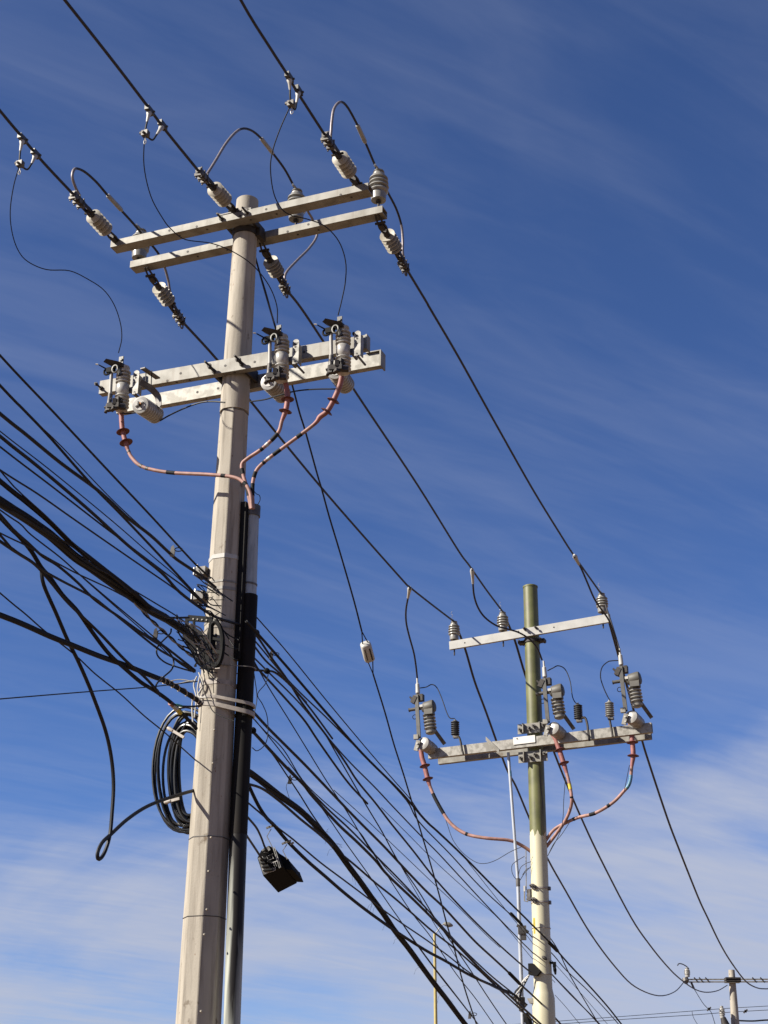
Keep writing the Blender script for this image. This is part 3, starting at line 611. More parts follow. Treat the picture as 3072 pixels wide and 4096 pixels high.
pinkcable([(1368, 1500), (1358, 1545), (1334, 1602), (1308, 1646), (1280, 1668), (1254, 1699), (1153, 1775), (1069, 1838), (1027, 1880), (1012, 1927), (1010, 1975), (1012, 2035)], [(1336, 1598), (1310, 1642)], 15, 54, pv(.22), 'pink cable sweeping from the right fuse cutout down into the conduit', 5, [(.50, 1, 'dusty'), (.585, 2, 'dusty'), (.63, 1, 'white'), (.66, 1, 'dusty'), (.75, 3, 'dusty'), (.84, 6, 'dusty')], g2)
wire('loose_wire', [p1(1013, 1960, .15), p1(1025, 1975, .15), p1(1038, 1982, .15), p1(1040, 2000, .15), p1(1030, 2020, .12)], .003, M['thin'], 'small loop of thin wire at the top of the conduit', 'wire')
# ------------------------------------------------------------------ guy wire with its white insulator
gy = [(1016, 1010), (1041, 1100), (1096, 1290), (1166, 1530), (1198, 1650), (1221, 1724), (1269, 1897), (1287, 1957), (1317, 2067), (1358, 2203), (1415, 2400), (1447, 2525), (1470, 2607), (1492, 2695), (1540, 2850), (1575, 2975), (1615, 3100), (1645, 3200), (1700, 3381), (1745, 3536), (1790, 3706), (1815, 3786), (1855, 3941), (1902, 4086), (1960, 4260)]
GA = atY(*gy[0], 11.15); GB = atY(*gy[-1], 20); G3 = plane2(gy[1:-1], GA, GB); iG = 12
gt = (G3[iG+1]-G3[iG-1]).normalized(); gc = G3[iG]
gw = empty('guy_wire', G3[0]); o_ = gw.location.copy()
MB().tube(cat(G3[:iG], 4), .0085, 8).build('strand', M['black'], gw, o_)
MB().tube(cat(G3[iG+1:], 4), .0085, 8).build('strand', M['black'], gw, o_)
b_ = MB(); sd_ = gt.cross(V((0, 1, 0))).normalized()
b_.tube([G3[iG-1], gc-gt*.09+sd_*.03, gc+sd_*.04], .006, 6); b_.tube([G3[iG-1], gc-gt*.09-sd_*.03, gc-sd_*.0], .006, 6)
b_.tube([G3[iG+1], gc+gt*.09+sd_*.035, gc+sd_*.035], .006, 6); b_.tube([G3[iG+1], gc+gt*.09-sd_*.025, gc-sd_*.03], .006, 6); b_.build('bight', M['black'], gw, o_)
MB().tube(cat([atY(1034, 1075, 11.1), atY(1062, 1165, 11.15), atY(1080, 1230, 11.3), G3[2]], 4), .006, 6).build('tail', M['black'], gw, o_)
tag(gw, 'long black guy wire running steeply down from the concrete pole through a white insulator', 'guy wire')
gi = empty('guy_insulator', gc); ny = V((0, 1, 0)); ny = (ny-gt*ny.dot(gt)).normalized(); q = .055
b_ = MB(); prof = [(0, .03), (.03, .046), (.1, .054), (.9, .054), (.97, .046), (1, .03)]
b_.rings([[gc+gt*(f-.5)*.215+(sd_*math.copysign(abs(math.cos(a))**.6, math.cos(a))+ny*math.copysign(abs(math.sin(a))**.6, math.sin(a)))*rr_ for a in [2*math.pi*k/20 for k in range(20)]] for f, rr_ in prof]); b_.build('body', M['white'], gi, gc)
b_ = MB(); b_.box(gc-ny*.052+sd_*.022+gt*.008, (gt, sd_, ny), (.070, .007, .004)); b_.box(gc-ny*.053-sd_*.027, (gt, sd_, ny), (.065, .004, .004)); b_.split('groove', M['hardware'], gi, gc)
tag(gi, 'white ribbed strain insulator hanging in the guy wire between the two poles', 'insulator')

# ------------------------------------------------------------------ steel pole (green over cream)
T2, B2 = p2(2121, 2344), p2(2177, 4096)
sp_ = empty('steel_pole', (B2.x, B2.y, 0)); o_ = sp_.location.copy()
tag(sp_, 'round steel pole painted olive green on top and cream below, right of the concrete pole', 'utility pole')
def ax2(z): return axis_at(B2, T2, z)
zf = p2(2170, 3975).z; zs = p2(2150, 3335).z
def rad2(z):
    k = (z-B2.z)/(T2.z-B2.z); r = rp(76, B2)+(rp(57, T2)-rp(76, B2))*k
    return r+.024*max(0, min(1, (zf+.06-z)/.12))
zl = [0, 1, 2, B2.z, zf-.3, zf-.06, zf, zf+.06, zf+.3]+[zf+.5+(T2.z-zf-.55)*i/12 for i in range(13)]+[T2.z-.03]
zl = sorted(zl)
rs = [[ax2(z)+V((math.cos(2*math.pi*k/36), math.sin(2*math.pi*k/36), 0))*rad2(z) for k in range(36)] for z in zl]
MB().rings(rs).build('shaft', two_tone(zs), sp_, o_)
c = ax2(T2.z-.03); MB().lathe(c, c+Z*.03, [(0, rad2(T2.z)+.005), (.7, rad2(T2.z)+.005), (1, rad2(T2.z)*.9)], 36).build('cap', M['olive'] if False else mat('olive cap', (.19, .195, .055), .6), sp_, o_)
for py, hh, mt in ((3548, .010, 'strap'), (3604, .010, 'strap'), (3708, .004, 'strap'), (3895, .004, 'strap')):
    z = p2(2160, py, .13).z; c = ax2(z); MB().lathe(c-Z*hh, c+Z*hh, [(0, rad2(z)-.002), (0, rad2(z)+.007), (1, rad2(z)+.007), (1, rad2(z)-.002)], 36).build('steel_band', M[mt], sp_, o_)
# ears of those bands
for x, y in ((2135, 3543), (2138, 3597)):
    P = p2(x, y, .12); b_ = MB()
    for k in range(3): b_.box(P+d1*(.02*k-.03)+Z*(.012*(k % 2)-.01*k), (d1, n1, Z), (.012, .02, .022)); b_.lathe(P+d1*(-.04+.03*k)+n1*.05, P+d1*(-.04+.03*k)-n1*.02, [(0, .009), (1, .009)], 6)
    b_.build('band_bolts', M['galv_dark'], sp_, o_)
for x, y in ((2197, 3554), (2199, 3610)):
    MB().box(p2(x, y, .0), (d1, n1, Z), (.016, .02, .022)).build('band_lug', M['galv_dark'], sp_, o_)
# bracket left of pole
bk = empty('insulator_bracket', p2(2115, 3580, .05)); o2 = bk.location.copy()
b_ = MB(); 
for y in (3565, 3580, 3595): b_.lathe(p2(2108, y, .05), p2(2132, y+3, .05), [(0, .02), (.5, .026), (1, .02)], 8)
b_.box(p2(2118, 3580, .05), (d1, n1, Z), (.02, .03, .07)); b_.build('clevis', M['galv_dark'], bk, o2)
b_ = MB(); b_.tube([p2(2098, 3546, .08), p2(2098, 3604, .08), p2(2112, 3606, .08)], .009, 6); b_.tube([p2(2104, 3400, .08), p2(2105, 3560, .08)], .006, 6); b_.build('upright_rod', M['galv'], bk, o2)
MB().box(p2(2098, 3555, .09), (d1, n1, Z), (.010, .01, .035)).build('cap', M['white'], bk, o2)
tag(bk, 'small bracket with upright rod, left of the cream part of the steel pole', 'bracket')
# upper arm
arm5, ax5, up5, c5 = beam('steel_crossarm', A2L, A2R, .115, .045, 1, M['galv_clean'], 'single pale upper crossarm of the green pole, carrying three post insulators', [(.1, .5), (.66, .5), (.44, .75)])
c = ax2(A2L.z+(A2R.z-A2L.z)*.5+.01); b_ = MB(); zc = A2L.z*.47+A2R.z*.53-.045; c = ax2(zc)
b_.lathe(c-Z*.022, c+Z*.022, [(0, rad2(zc)), (0, rad2(zc)+.014), (1, rad2(zc)+.014), (1, rad2(zc))], 30)
for s_ in (-1, 1): b_.box(c+d1*s_*(rad2(zc)+.045), (d1, n1, Z), (.04, .05, .018)); b_.lathe(c+d1*s_*(rad2(zc)+.05)+n1*.13, c+d1*s_*(rad2(zc)+.05)-n1*.1, [(0, .011), (1, .011)], 8)
b_.build('pole_clamp', M['hardware'], arm5, arm5.location)
add_bolts(arm5, None, [p2(2100, 2518, .14), p2(2145, 2512, .14)], lb=.07)
g3 = 'post insulators on the green pole'
qi = post_insulator(.27, .083, M['porcelain'], '', g3, .22, True)
for i, (x, y) in enumerate(((1817, 2560), (2012, 2524), (2410, 2450))):
    o = qi if i == 0 else copy_tree(qi); o.location = p2(x, y, .10); o.rotation_euler = (0, 0, AZ)
    o['label'] = ["left of the green pole's three post insulators, at the tip of its upper crossarm", 'middle post insulator on the upper crossarm, just left of the green pole', "right of the green pole's three post insulators, alone at the right tip"][i]
# lower arms of the green pole
B2L, B2R = p2(1712, 3034, .20), p2(2607, 2928, .20)
arm6, ax6, up6, c6 = beam('steel_crossarm', B2L, B2R, .125, .07, 1, M['galv2'], 'front beam of the lower crossarms on the green pole, bearing a blank white plate')
MB().box(p2(2097, 2960, .205)+n1*.004+Z*-.0, (ax6, n1, up6), (.148, .003, .048)).build('white_plate', M['plate'], arm6, arm6.location)
b_ = MB(); P = p2(2065, 2956, .215); b_.tube([P, P+d1*.012+Z*.014, P+d1*.02-Z*.01], .003, 5); b_.build('worn_mark', M['hardware'], arm6, arm6.location)
MB().box((p2(1942, 2953, .225)+p2(1998, 3007, .225))/2, ((p2(1998, 3007, .225)-p2(1942, 2953, .225)), n1, Z.cross(p2(1998, 3007, .225)-p2(1942, 2953, .225)).cross(n1)+Z), (.13, .004, .028)).build('diagonal_plate', M['galv'], arm6, arm6.location)
B3L, B3R = p2(1752, 3056, -.16), p2(2604, 2954, -.16)
arm7, ax7, *_ = beam('steel_crossarm', B3L, B3R, .10, .07, 1, M['galv'], 'rear beam of the lower crossarms on the green pole, showing as a thin strip below')
for (y, hh) in ((2911, .066), (3025, .072)):
    b_ = MB(); z = p2(2129, y, .14).z; c = ax2(z); off = (.125 if y < 2960 else .125)
    b_.box(V((c.x, c.y, z))+n1*off, (d1, n1, Z), (.195, .006, hh)); b_.build('clamp_plate', M['galv'], arm6, arm6.location)
    for s_ in (-.11, .115): MB().box(V((c.x, c.y, z))+d1*s_+n1*(off+.03), (d1, n1, Z), (.006, .03, hh*.95)).build('gusset', M['galv'], arm6, arm6.location)
    for s_ in (-.16, -.03, .03, .16):
        b_ = MB()
        Q = V((c.x, c.y, z))+d1*s_+n1*off+Z*(.02 if s_ > 0 else -.01); b_.lathe(Q, Q+n1*.08, [(0, .012), (.25, .012), (.26, .026), (.5, .026), (.51, .010), (1, .010)], 8)
        b_.build('plate_bolt', M['galv_dark'], arm6, arm6.location)
# ------------------------------------------------------------------ switch units on the green pole's lower arm
def switch():
    root = empty('load_switch', (0, 0, 0))            # origin: top of the vertical bar; 1 unit = 1 m
    k = 1/300.0
    def q(x, y, v=0): return V(((x-1678)*k, -v, -(y-2787)*k*1.08))
    b_ = MB(); b_.lathe(q(1668, 2712), q(1671, 2775), [(0, .012), (.35, .014), (.4, .026), (.95, .03), (1, .02)], 12); b_.build('terminal', M['white'], root)
    MB().box(q(1676, 2866, .05), ((1, 0, .06), (0, 1, 0), (-.06, 0, 1)), (.025, .012, .30)).build('switch_blade', M['cast'], root)
    b_ = MB(); b_.box(q(1660, 2800, .02), ((1, 0, -.5), (0, 1, 0), (.5, 0, 1)), (.03, .05, .05)); b_.box(q(1680, 2792, 0), ((1, 0, 0), (0, 1, 0), (0, 0, 1)), (.05, .04, .045)); b_.lathe(q(1640, 2786, .03), q(1662, 2808, .03), [(0, .012), (1, .02)], 8); b_.build('jaw', M['hardware'], root)
    b_ = MB(); b_.lathe(q(1690, 2834), q(1744, 2827), [(0, .05), (.2, .078), (.8, .086), (.93, .08), (1, .055)], 18); b_.box(q(1722, 2845, .02), ((1, 0, 0), (0, 1, 0), (0, 0, 1)), (.06, .05, .06)); b_.build('arc_chamber', M['olive'], root)
    MB().lathe(q(1635, 2836, .02), q(1700, 2832, .02), [(0, .028), (.1, .022), (1, .026)], 12).build('actuator_tube', M['olive'], root)
    MB().box(q(1694, 2829, .07), ((1, 0, 0), (0, 1, 0), (0, 0, 1)), (.022, .012, .016)).build('nameplate', M['white'], root)
    prof = []
    for i in range(5): a = .02+.16*i; prof += [(a, .055), (a+.03, .085), (a+.07, .085), (a+.12, .055)]
    prof += [(.84, .05), (.86, .075), (.95, .07), (1, .045)]
    MB().lathe(q(1712, 2852, -.05), q(1722, 2930, -.05), prof, 22).build('support_insulator', M['porcelain'], root)
    b_ = MB(); a, c_ = q(1733, 2912, -.04), q(1764, 2962, -.18); b_.box((a+c_)/2, ((c_-a), (0, 1, 0), (c_-a).cross(V((0, 1, 0)))), ((c_-a).length/2, .014, .024)); b_.build('strut', M['galv_dark'], root)
    b_ = MB(); b_.lathe(q(1702, 2972, .10), q(1722, 2985, -.22), [(0, .05), (.04, .085), (.12, .092), (.3, .088), (.32, .075), (.42, .088), (.6, .084), (.62, .07), (.75, .08), (1, .055)], 24); b_.build('lower_insulator', M['porcelain_light'], root)
    b_ = MB(); b_.box(q(1676, 2948, .10), ((1, 0, 0), (0, 1, 0), (0, 0, 1)), (.032, .025, .03)); b_.box(q(1682, 2982, .12), ((1, 0, -.3), (0, 1, 0), (.3, 0, 1)), (.028, .015, .07)); b_.build('hinge_clamp', M['galv'], root)
    b_ = MB()
    for y in (2975, 2992): b_.lathe(q(1684, y, .13), q(1684, y, .15), [(0, .012), (1, .012)], 8)
    b_.split('clamp_bolt', M['white'], root)
    MB().tube([q(1662, 2866, .04)+V((.03*math.cos(a), 0, .03*math.sin(a))) for a in [2*math.pi*k_/12 for k_ in range(12)]], .005, 6, close=True).build('pull_ring', M['boxblack'], root)
    return root
sw = switch()
for i, (x, y) in enumerate(((1678, 2787), (2187, 2722), (2493, 2674))):
    o = sw if i == 0 else copy_tree(sw); o.location = p2(x, y, .30); o.rotation_euler = (0, 0, AZ)
    tag(o, ["leftmost of the three dark switches on the green pole's lower crossarm", 'switch standing right against the green pole', "rightmost of the three dark switches on the green pole's lower crossarm"][i], 'switch', "load switches on the green pole")
# small arresters
def small_arrester(mt):
    root = empty('surge_arrester', (0, 0, 0)); prof = [(0, .04)]
    for k in range(7): a = .03+.135*k; prof += [(a, .040), (a+.04, .058), (a+.07, .058), (a+.10, .040)]
    prof += [(1, .03)]
    MB().lathe((0, 0, 0), (0, 0, .20), prof, 20).build('ribbed_body', mt, root)
    MB().lathe((0, 0, .19), (0, 0, .225), [(0, .02), (.5, .02), (.51, .009), (1, .009)], 10).build('terminal', M['brightmetal'], root)
    return root
for i, (x, y, mt, brk) in enumerate(((1821, 2942, M['arrester_black'], [(1822, 2940), (1838, 2950), (1846, 2975), (1850, 3000), (1856, 3018)]), (2314, 2878, M['arrester_black'], [(2316, 2880), (2340, 2872), (2350, 2895), (2354, 2925), (2360, 2965)]), (2440, 2868, M['porcelain'], [(2440, 2868), (2442, 2890), (2448, 2920), (2452, 2948)]))):  # rightmost arrester's paler body colour stands in for sunlight on its ribs
    sa = small_arrester(mt); P = p2(x, y, .22); sa.location = P; sa.rotation_euler = (0, 0, AZ)
    q_ = cat([V(((p2(*t_, .22)-P).dot(d1), 0, (p2(*t_, .22)-P).z)) for t_ in brk], 4)
    MB().tube([p+V((0, -.02, 0)) for p in q_], .016, 6).build('bracket', M['hardware'], sa); 
    MB().b(.01, -.0, -.02, .035, .03, .016).build('foot', M['galv_dark'], sa)
    tag(sa, ['small black ribbed arrester on the left half of the green pole\'s lower crossarm', 'small black ribbed arrester just right of the green pole', 'small arrester with pale sunlit ribs, rightmost on the green pole'][i], 'surge arrester', 'small arresters on the green pole')
gl = 'thin leads from the switches to the small arresters'
for i, pts in enumerate(([(1680, 2752), (1705, 2748), (1727, 2738), (1747, 2750), (1767, 2793), (1787, 2850), (1800, 2872), (1818, 2874)], [(2190, 2683), (2212, 2672), (2233, 2663), (2260, 2677), (2280, 2723), (2290, 2787), (2304, 2813), (2314, 2812)], [(2477, 2642), (2450, 2643), (2430, 2648), (2408, 2670), (2402, 2707), (2413, 2747), (2430, 2785), (2440, 2802)])):
    wire('lead_wire', [p2(*q, .24) for q in pts], .007, M['black'], f'thin black wire looping from the {names[i]} switch to its small arrester on the green pole', 'wire', gl, 6)
# drop connections from the conductors to the switches
g4 = 'drop cables from the conductors to the switches'
def drop(pts, A_, label):
    dst = p2(*pts[-1], .30); P = lerpY(pts, A_.y, dst.y); root = empty('drop_cable', P[0]); o_ = P[0].copy()
    MB().tube(cat(P, 5), .012, 8).build('cable', M['conductor'], root, o_)
    a = P[0]; b2 = P[0]+(P[1]-P[0]).normalized()*.20; MB().lathe(a+Z*.02, b2, [(0, .012), (.2, .03), (.5, .022), (1, .016)], 10).build('connector', M['white'], root, o_)
    tag(root, label, 'cable', g4)
drop([(1640, 2352), (1632, 2392), (1624, 2440), (1625, 2490), (1637, 2545), (1655, 2610), (1664, 2665), (1669, 2712)], plane2(mids[0], RC[0], PT2[0])[5], 'dark drop cable hanging from the left conductor to the left switch')
drop([(1888, 2278), (1891, 2320), (1896, 2380), (1912, 2430), (1940, 2470), (1985, 2502), (2030, 2516), (2075, 2530), (2120, 2558), (2150, 2595), (2168, 2640)], plane2(mids[1], RC[1], PT2[1])[6], 'dark drop cable curving from the middle conductor across the crossarm to the middle switch')
drop([(2296, 2225), (2322, 2268), (2345, 2320), (2375, 2390), (2400, 2430), (2435, 2480), (2458, 2540), (2470, 2590), (2477, 2606)], plane2(mids[2], RC[2], PT2[2])[6], 'dark drop cable from the right conductor to the right switch')
wire('lead_wire', [p2(2410, 2385, .12), p2(2425, 2430, .16), p2(2445, 2490, .2), p2(2462, 2545, .25), p2(2480, 2606, .3)], .012, M['conductor'], 'second dark strand running beside the right drop cable below the right post insulator', 'wire')
# pink cables on the green pole
g5 = 'pink power cables on the green pole'
def qv(v0, k=0):
    def f(x, y):
        w_ = max(0, min(1, (x-1980)/150)) if k else max(0, min(1, (y-3190)/190)) if x < 2320 else 0
        return p2(x, y, v0-(v0+.04)*w_)
    return f
pinkcable([(1684, 3000), (1688, 3030), (1697, 3059), (1710, 3111), (1720, 3145), (1740, 3192), (1775, 3255), (1800, 3290), (1835, 3320), (1880, 3341), (1950, 3353), (2035, 3361), (2080, 3378), (2128, 3410), (2152, 3440)], [(1698, 3059), (1710, 3111)], 13, 44, qv(.22, 1), 'pink cable drooping from the left switch to the green pole', 4, [(.345, 8, 'dusty'), (.62, 1, 'dusty')], g5, 1.8)
pinkcable([(2200, 2925), (2218, 2950), (2233, 2987), (2253, 3048), (2267, 3093), (2279, 3143), (2286, 3186), (2284, 3225), (2263, 3279), (2223, 3338), (2187, 3385), (2172, 3405)], [(2238, 2995), (2254, 3048)], 13, 44, qv(.18), 'pink cable from the middle switch with a yellow tag', 4, [(.45, 3, 'yellow'), (.55, 1, 'dusty')], g5, 1.8)
pinkcable([(2521, 2895), (2525, 2930), (2529, 2965), (2533, 3018), (2527, 3067), (2518, 3133), (2489, 3172), (2449, 3212), (2382, 3252), (2316, 3269), (2270, 3288), (2217, 3318), (2184, 3361), (2170, 3385)], [(2529, 2965), (2533, 3018)], 13, 48, qv(.14), 'pink cable with a blue taped length sweeping from the right switch', 4, [(.35, 6, 'blue_tape'), (.56, 1, 'dusty'), (.62, 2, 'dusty'), (.73, 1, 'dusty')], g5, 1.8)
for pts, lb in (([(1777, 3260), (1790, 3300), (1812, 3360), (1850, 3410), (1900, 3447), (1940, 3454), (1985, 3440), (2040, 3408), (2085, 3388)], 'thin slack wire drooping under the left pink cable to the green pole'), ([(2518, 3060), (2508, 3110), (2497, 3165)], 'thin wire beside the right pink cable'), ([(2262, 3110), (2255, 3200), (2252, 3270), (2240, 3330), (2190, 3425)], 'thin slack wire beside the middle pink cable'), ([(2278, 3290), (2245, 3340), (2215, 3375), (2190, 3425)], 'second thin wire meeting the green pole under the pink cables')):
    wire('slack_wire', [p2(*q, .2) for q in pts], .004, M['thin'], lb, 'wire')
# galvanised pipe beside the pole
gp = empty('galvanised_pipe', (0, 0, 0)); a, b2, c, d = p2(2033, 3010, .1), p2(2052, 3266, .1), p2(2072, 3530, .1), p2(2091, 4096, .1); e = d+(d-c)*(d.z/(c.z-d.z)); gp.location = e; o_ = e.copy()
MB().tube([a, b2, c], .020, 12).build('upper_tube', M['pipe'], gp, o_); MB().tube([c+Z*.02, d, e], .024, 12).build('lower_tube', M['pipe'], gp, o_)
MB().tube([c+Z*.05, c-Z*.05], .027, 12).build('coupling', M['galv_dark'], gp, o_)
MB().tube([p2(2035, 3030, .1), p2(2037, 3060, .1)], .019, 10).build('blue_tape', M['blue_tape'], gp, o_); MB().tube([p2(2040, 3083, .1), p2(2042, 3106, .1)], .019, 10).build('blue_tape', M['blue_tape'], gp, o_)
tag(gp, 'slender galvanised pipe standing just left of the steel pole', 'pipe')
# odd fittings on the cream part
x = MB(); P = p2(2130, 3880, .18); x.prism([P+d1*-.055+Z*.08, P+d1*.0+Z*.08, P+d1*.10-Z*.02, P+d1*.05-Z*.07, P-d1*.055-Z*.05], -n1*.12); o = x.build('junction_box', M['boxblack'], None, P); tag(o, 'small black angular box low on the left of the cream steel pole', 'box')
x = MB(); P = p2(2178, 3832, .16); x.lathe(P-d1*.03+Z*.02, P+d1*.03-Z*.02, [(0, .01), (.3, .022), (.7, .022), (1, .008)], 8); o = x.build('cable_clip', M['hardware'], None, P); tag(o, 'small rusty clip on the face of the cream steel pole', 'clip')
x = MB(); P = p2(2218, 3868, .0); x.b(P.x, P.y, P.z+.03, .02, .02, .03); x.lathe(P, P+Z*-.09+d1*.01, [(0, .018), (.4, .022), (1, .010)], 8); x.b(P.x-.04, P.y, P.z+.05, .03, .02, .012, .5); o = x.build('cable_clamp', M['boxblack'], None, P); tag(o, 'dark clamp hanging just right of the cream steel pole', 'clamp')
x = MB(); P = p2(2137, 3690, .17); x.box(P, (d1, n1, Z), (.012, .004, .055)); x.box(P-Z*.10, (d1, n1, Z), (.010, .004, .035)); o = x.build('yellow_strap', M['yellow'], None, P); tag(o, 'short yellow strap on the left edge of the cream steel pole', 'strap')
x = MB(); P = p2(2124, 4003, .1); x.prism([P-d1*.05+Z*.03, P+d1*.05+Z*.03, P+d1*.05-Z*.03, P-d1*.02-Z*.03], -n1*.08); o = x.build('steel_bracket', M['galv'], None, P); tag(o, 'small grey steel bracket at the bottom left of the steel pole', 'bracket')
for k in range(10):
    a = random.uniform(-1, 1); pts = [p2(2125-4*k, 3890+6*k, .16), p2(2110-6*k+16*a, 3912+9*k, .14), p2(2095-3*k+10*a, 3940+6*k, .14), p2(2078+14*a, 3962+7*k, .12)]
    wire('loose_wire', pts, .006, M['plate'] if k % 2 else M['thin'], ['pale', 'dark'][(k+1) % 2]+' loose wire tangled between the galvanised pipe and the black box', 'wire', 'tangled wires by the black box', 6)
for k, pts in enumerate(([(2098, 3425), (2065, 3445), (2048, 3462), (2050, 3495), (2070, 3525)], [(2125, 3446), (2100, 3456), (2080, 3475), (2072, 3520)], [(2124, 3466), (2100, 3490), (2078, 3524)], [(2122, 3470), (2105, 3478), (2090, 3500)])):
    wire('loose_wire', [p2(*q, .1) for q in pts], .004, M['thin'], ['leftmost thin wire bowing round the galvanised pipe coupling', 'upper thin wire from the steel pole to the pipe coupling', 'lower thin wire from the steel pole to the pipe coupling', 'shortest thin wire between steel pole and pipe'][k], 'wire')

# ------------------------------------------------------------------ communication cables, left of the concrete pole
def lcable(pts, wpx, label, u=0., mt='black', group='communication cables left of the concrete pole', ext=True, jit=0, name='cable'):
    if ext and pts[0][0] <= 2:
        (x0, y0), (x1, y1) = pts[0], pts[1]; s_ = (y1-y0)/max(1, x1-x0); pts = [(x0-420, y0-420*s_*1.05)]+list(pts)
    O = O1+d1*u; P = [hit(x, y, O, LD) for x, y in pts]
    return wire(name, P, wpx*.5*12.0/F, M[mt], label, 'cable', group, 7, 5)
LC = [
 ([(0, 1422), (215, 1650), (430, 1880), (600, 2060), (755, 2229), (800, 2274), (842, 2312)], 8, 'topmost black cable from the left edge to the concrete pole', .02, 'black'),
 ([(0, 1542), (100, 1645), (200, 1750), (365, 1937), (485, 2060), (645, 2229), (780, 2375), (830, 2425)], 9, 'second black cable down at the left edge, crossing the third midway', .05, 'black'),
 ([(145, 1690), (250, 1790), (450, 2000), (645, 2180), (685, 2215)], 4, 'thin wire splitting off the second cable toward the hook clamp', .08, 'thin'),
 ([(0, 1655), (100, 1735), (240, 1850), (370, 1945), (435, 2000), (515, 2075), (600, 2140), (670, 2205), (710, 2240), (800, 2300), (862, 2350)], 12, 'thick black cable third down at the left edge, held by the upper hook clamp', .0, 'black'),
 ([(0, 1725), (200, 1880), (450, 2085), (615, 2229), (705, 2305), (800, 2400), (840, 2432)], 4, 'thin wire running just above a thicker parallel cable at the left edge', .1, 'thin'),
 ([(0, 1745), (150, 1865), (350, 2035), (510, 2180), (645, 2290), (720, 2370), (830, 2450), (890, 2478), (965, 2500)], 11, 'thick black cable sweeping across the face of the concrete pole', .13, 'black'),
 ([(0, 1787), (200, 1940), (400, 2095), (500, 2170), (665, 2295), (740, 2350), (810, 2410), (860, 2440)], 6, 'black cable converging from below with the thick cable that crosses the pole', .09, 'black'),
 ([(0, 1880), (150, 1975), (300, 2080), (515, 2229), (670, 2335), (730, 2378)], 6, 'upper of two black cables that part from one point low on the left edge', .04, 'black'),
 ([(0, 1882), (75, 1965), (190, 2070), (300, 2180), (360, 2235)], 5, 'lower of two black cables that part from one point low on the left edge', .07, 'black'),
 ([(0, 1925), (100, 2005), (200, 2090), (280, 2170), (350, 2225), (420, 2280), (525, 2362), (600, 2432)], 16, 'ragged bundled cable lying above the thickest bundle', .05, 'dusty'),
 ([(170, 2110), (300, 2195), (380, 2268), (440, 2300), (525, 2368)], 5, 'thin wire between the two thick bundles', .06, 'thin'),
 ([(0, 2040), (80, 2095), (125, 2140), (240, 2229), (320, 2300), (450, 2410), (600, 2535), (690, 2610), (780, 2680)], 5, 'thin black wire reaching the lower hook clamp', .03, 'thin'),
 ([(330, 2310), (460, 2425), (600, 2548), (700, 2640), (775, 2690)], 4, 'thin wire hugging the underside of the lower hook clamp wire', .05, 'thin'),
 ([(0, 2070), (75, 2145), (125, 2205), (165, 2270), (200, 2310), (250, 2380), (310, 2445), (370, 2530), (435, 2615), (500, 2675), (565, 2730), (630, 2770), (700, 2825), (785, 2915)], 14, 'heavy cable banded with coloured tape where it meets the concrete pole', .02, 'dusty'),
 ([(0, 2058), (60, 2125), (110, 2170), (170, 2225), (230, 2262), (310, 2330), (380, 2400), (480, 2470), (565, 2530), (650, 2580), (780, 2682)], 9, 'black cable rising out of the crossing of bundles to the clamp above the straps', .08, 'black'),
 ([(0, 2132), (90, 2175), (145, 2205), (215, 2245), (300, 2290), (375, 2325), (440, 2355), (510, 2392)], 5, 'thin wavy wire ending on the thick bundle', .12, 'thin'),
 ([(0, 2165), (75, 2215), (140, 2258), (200, 2325), (260, 2398), (320, 2458), (400, 2535), (500, 2640), (575, 2705), (632, 2766)], 10, 'black cable crossing the lowest thick cable close to the concrete pole', .04, 'black'),
 ([(0, 2140), (50, 2195), (125, 2245), (170, 2280), (250, 2325), (365, 2385), (425, 2430), (500, 2490), (625, 2590), (700, 2635), (780, 2687)], 8, 'black cable bowing under the bundles toward the white ties', .10, 'black'),
 ([(0, 2372), (100, 2455), (180, 2525), (300, 2620), (380, 2695), (480, 2775), (575, 2862), (662, 2933), (776, 3035), (840, 3092)], 5, 'thin straight wire slanting down behind the coil to the concrete pole', -.15, 'thin'),
 ([(0, 2796), (350, 2767), (575, 2750), (690, 2738), (790, 2725)], 4, 'nearly level thin wire from the left edge', .06, 'thin'),
 ([(525, 2355), (625, 2415), (700, 2460), (745, 2492)], 5, 'short thin wire dipping to the black slack bracket', .06, 'thin'),
 ([(600, 2440), (665, 2468), (710, 2471), (755, 2470)], 8, 'short level cable joining the thickest bundle to the black slack bracket', .10, 'black'),
]
for q in LC: lcable(q[0], q[1], q[2], q[3], q[4])
# the thickest bundle: several strands laid together (one thing)
P = [(-420, 1735), (0, 2007), (40, 2032), (100, 2070), (150, 2105), (200, 2140), (240, 2175), (300, 2228), (370, 2275), (440, 2325), (525, 2385), (600, 2440), (670, 2478), (750, 2532), (790, 2560)]
O = O1+d1*.0; base = [hit(x, y, O, LD) for x, y in P]; full = cat(base, 5); tb = empty('cable_bundle', full[-1]); o_ = full[-1].copy()
for k in range(7):
    a0 = k*.9; rr_ = .019
    pts = [p+V((0, 0, 1))*rr_*math.sin(a0+i*.05)*(1.0 if i < 60 else .8)+d1*rr_*math.cos(a0+i*.05) for i, p in enumerate(full)]
    MB().tube(pts, .0125, 7).build('strand', M['dusty' if k % 3 == 0 else 'black'], tb, o_)
tag(tb, 'thickest black bundle of cables, from the left edge to the slack bracket', 'cable bundle')
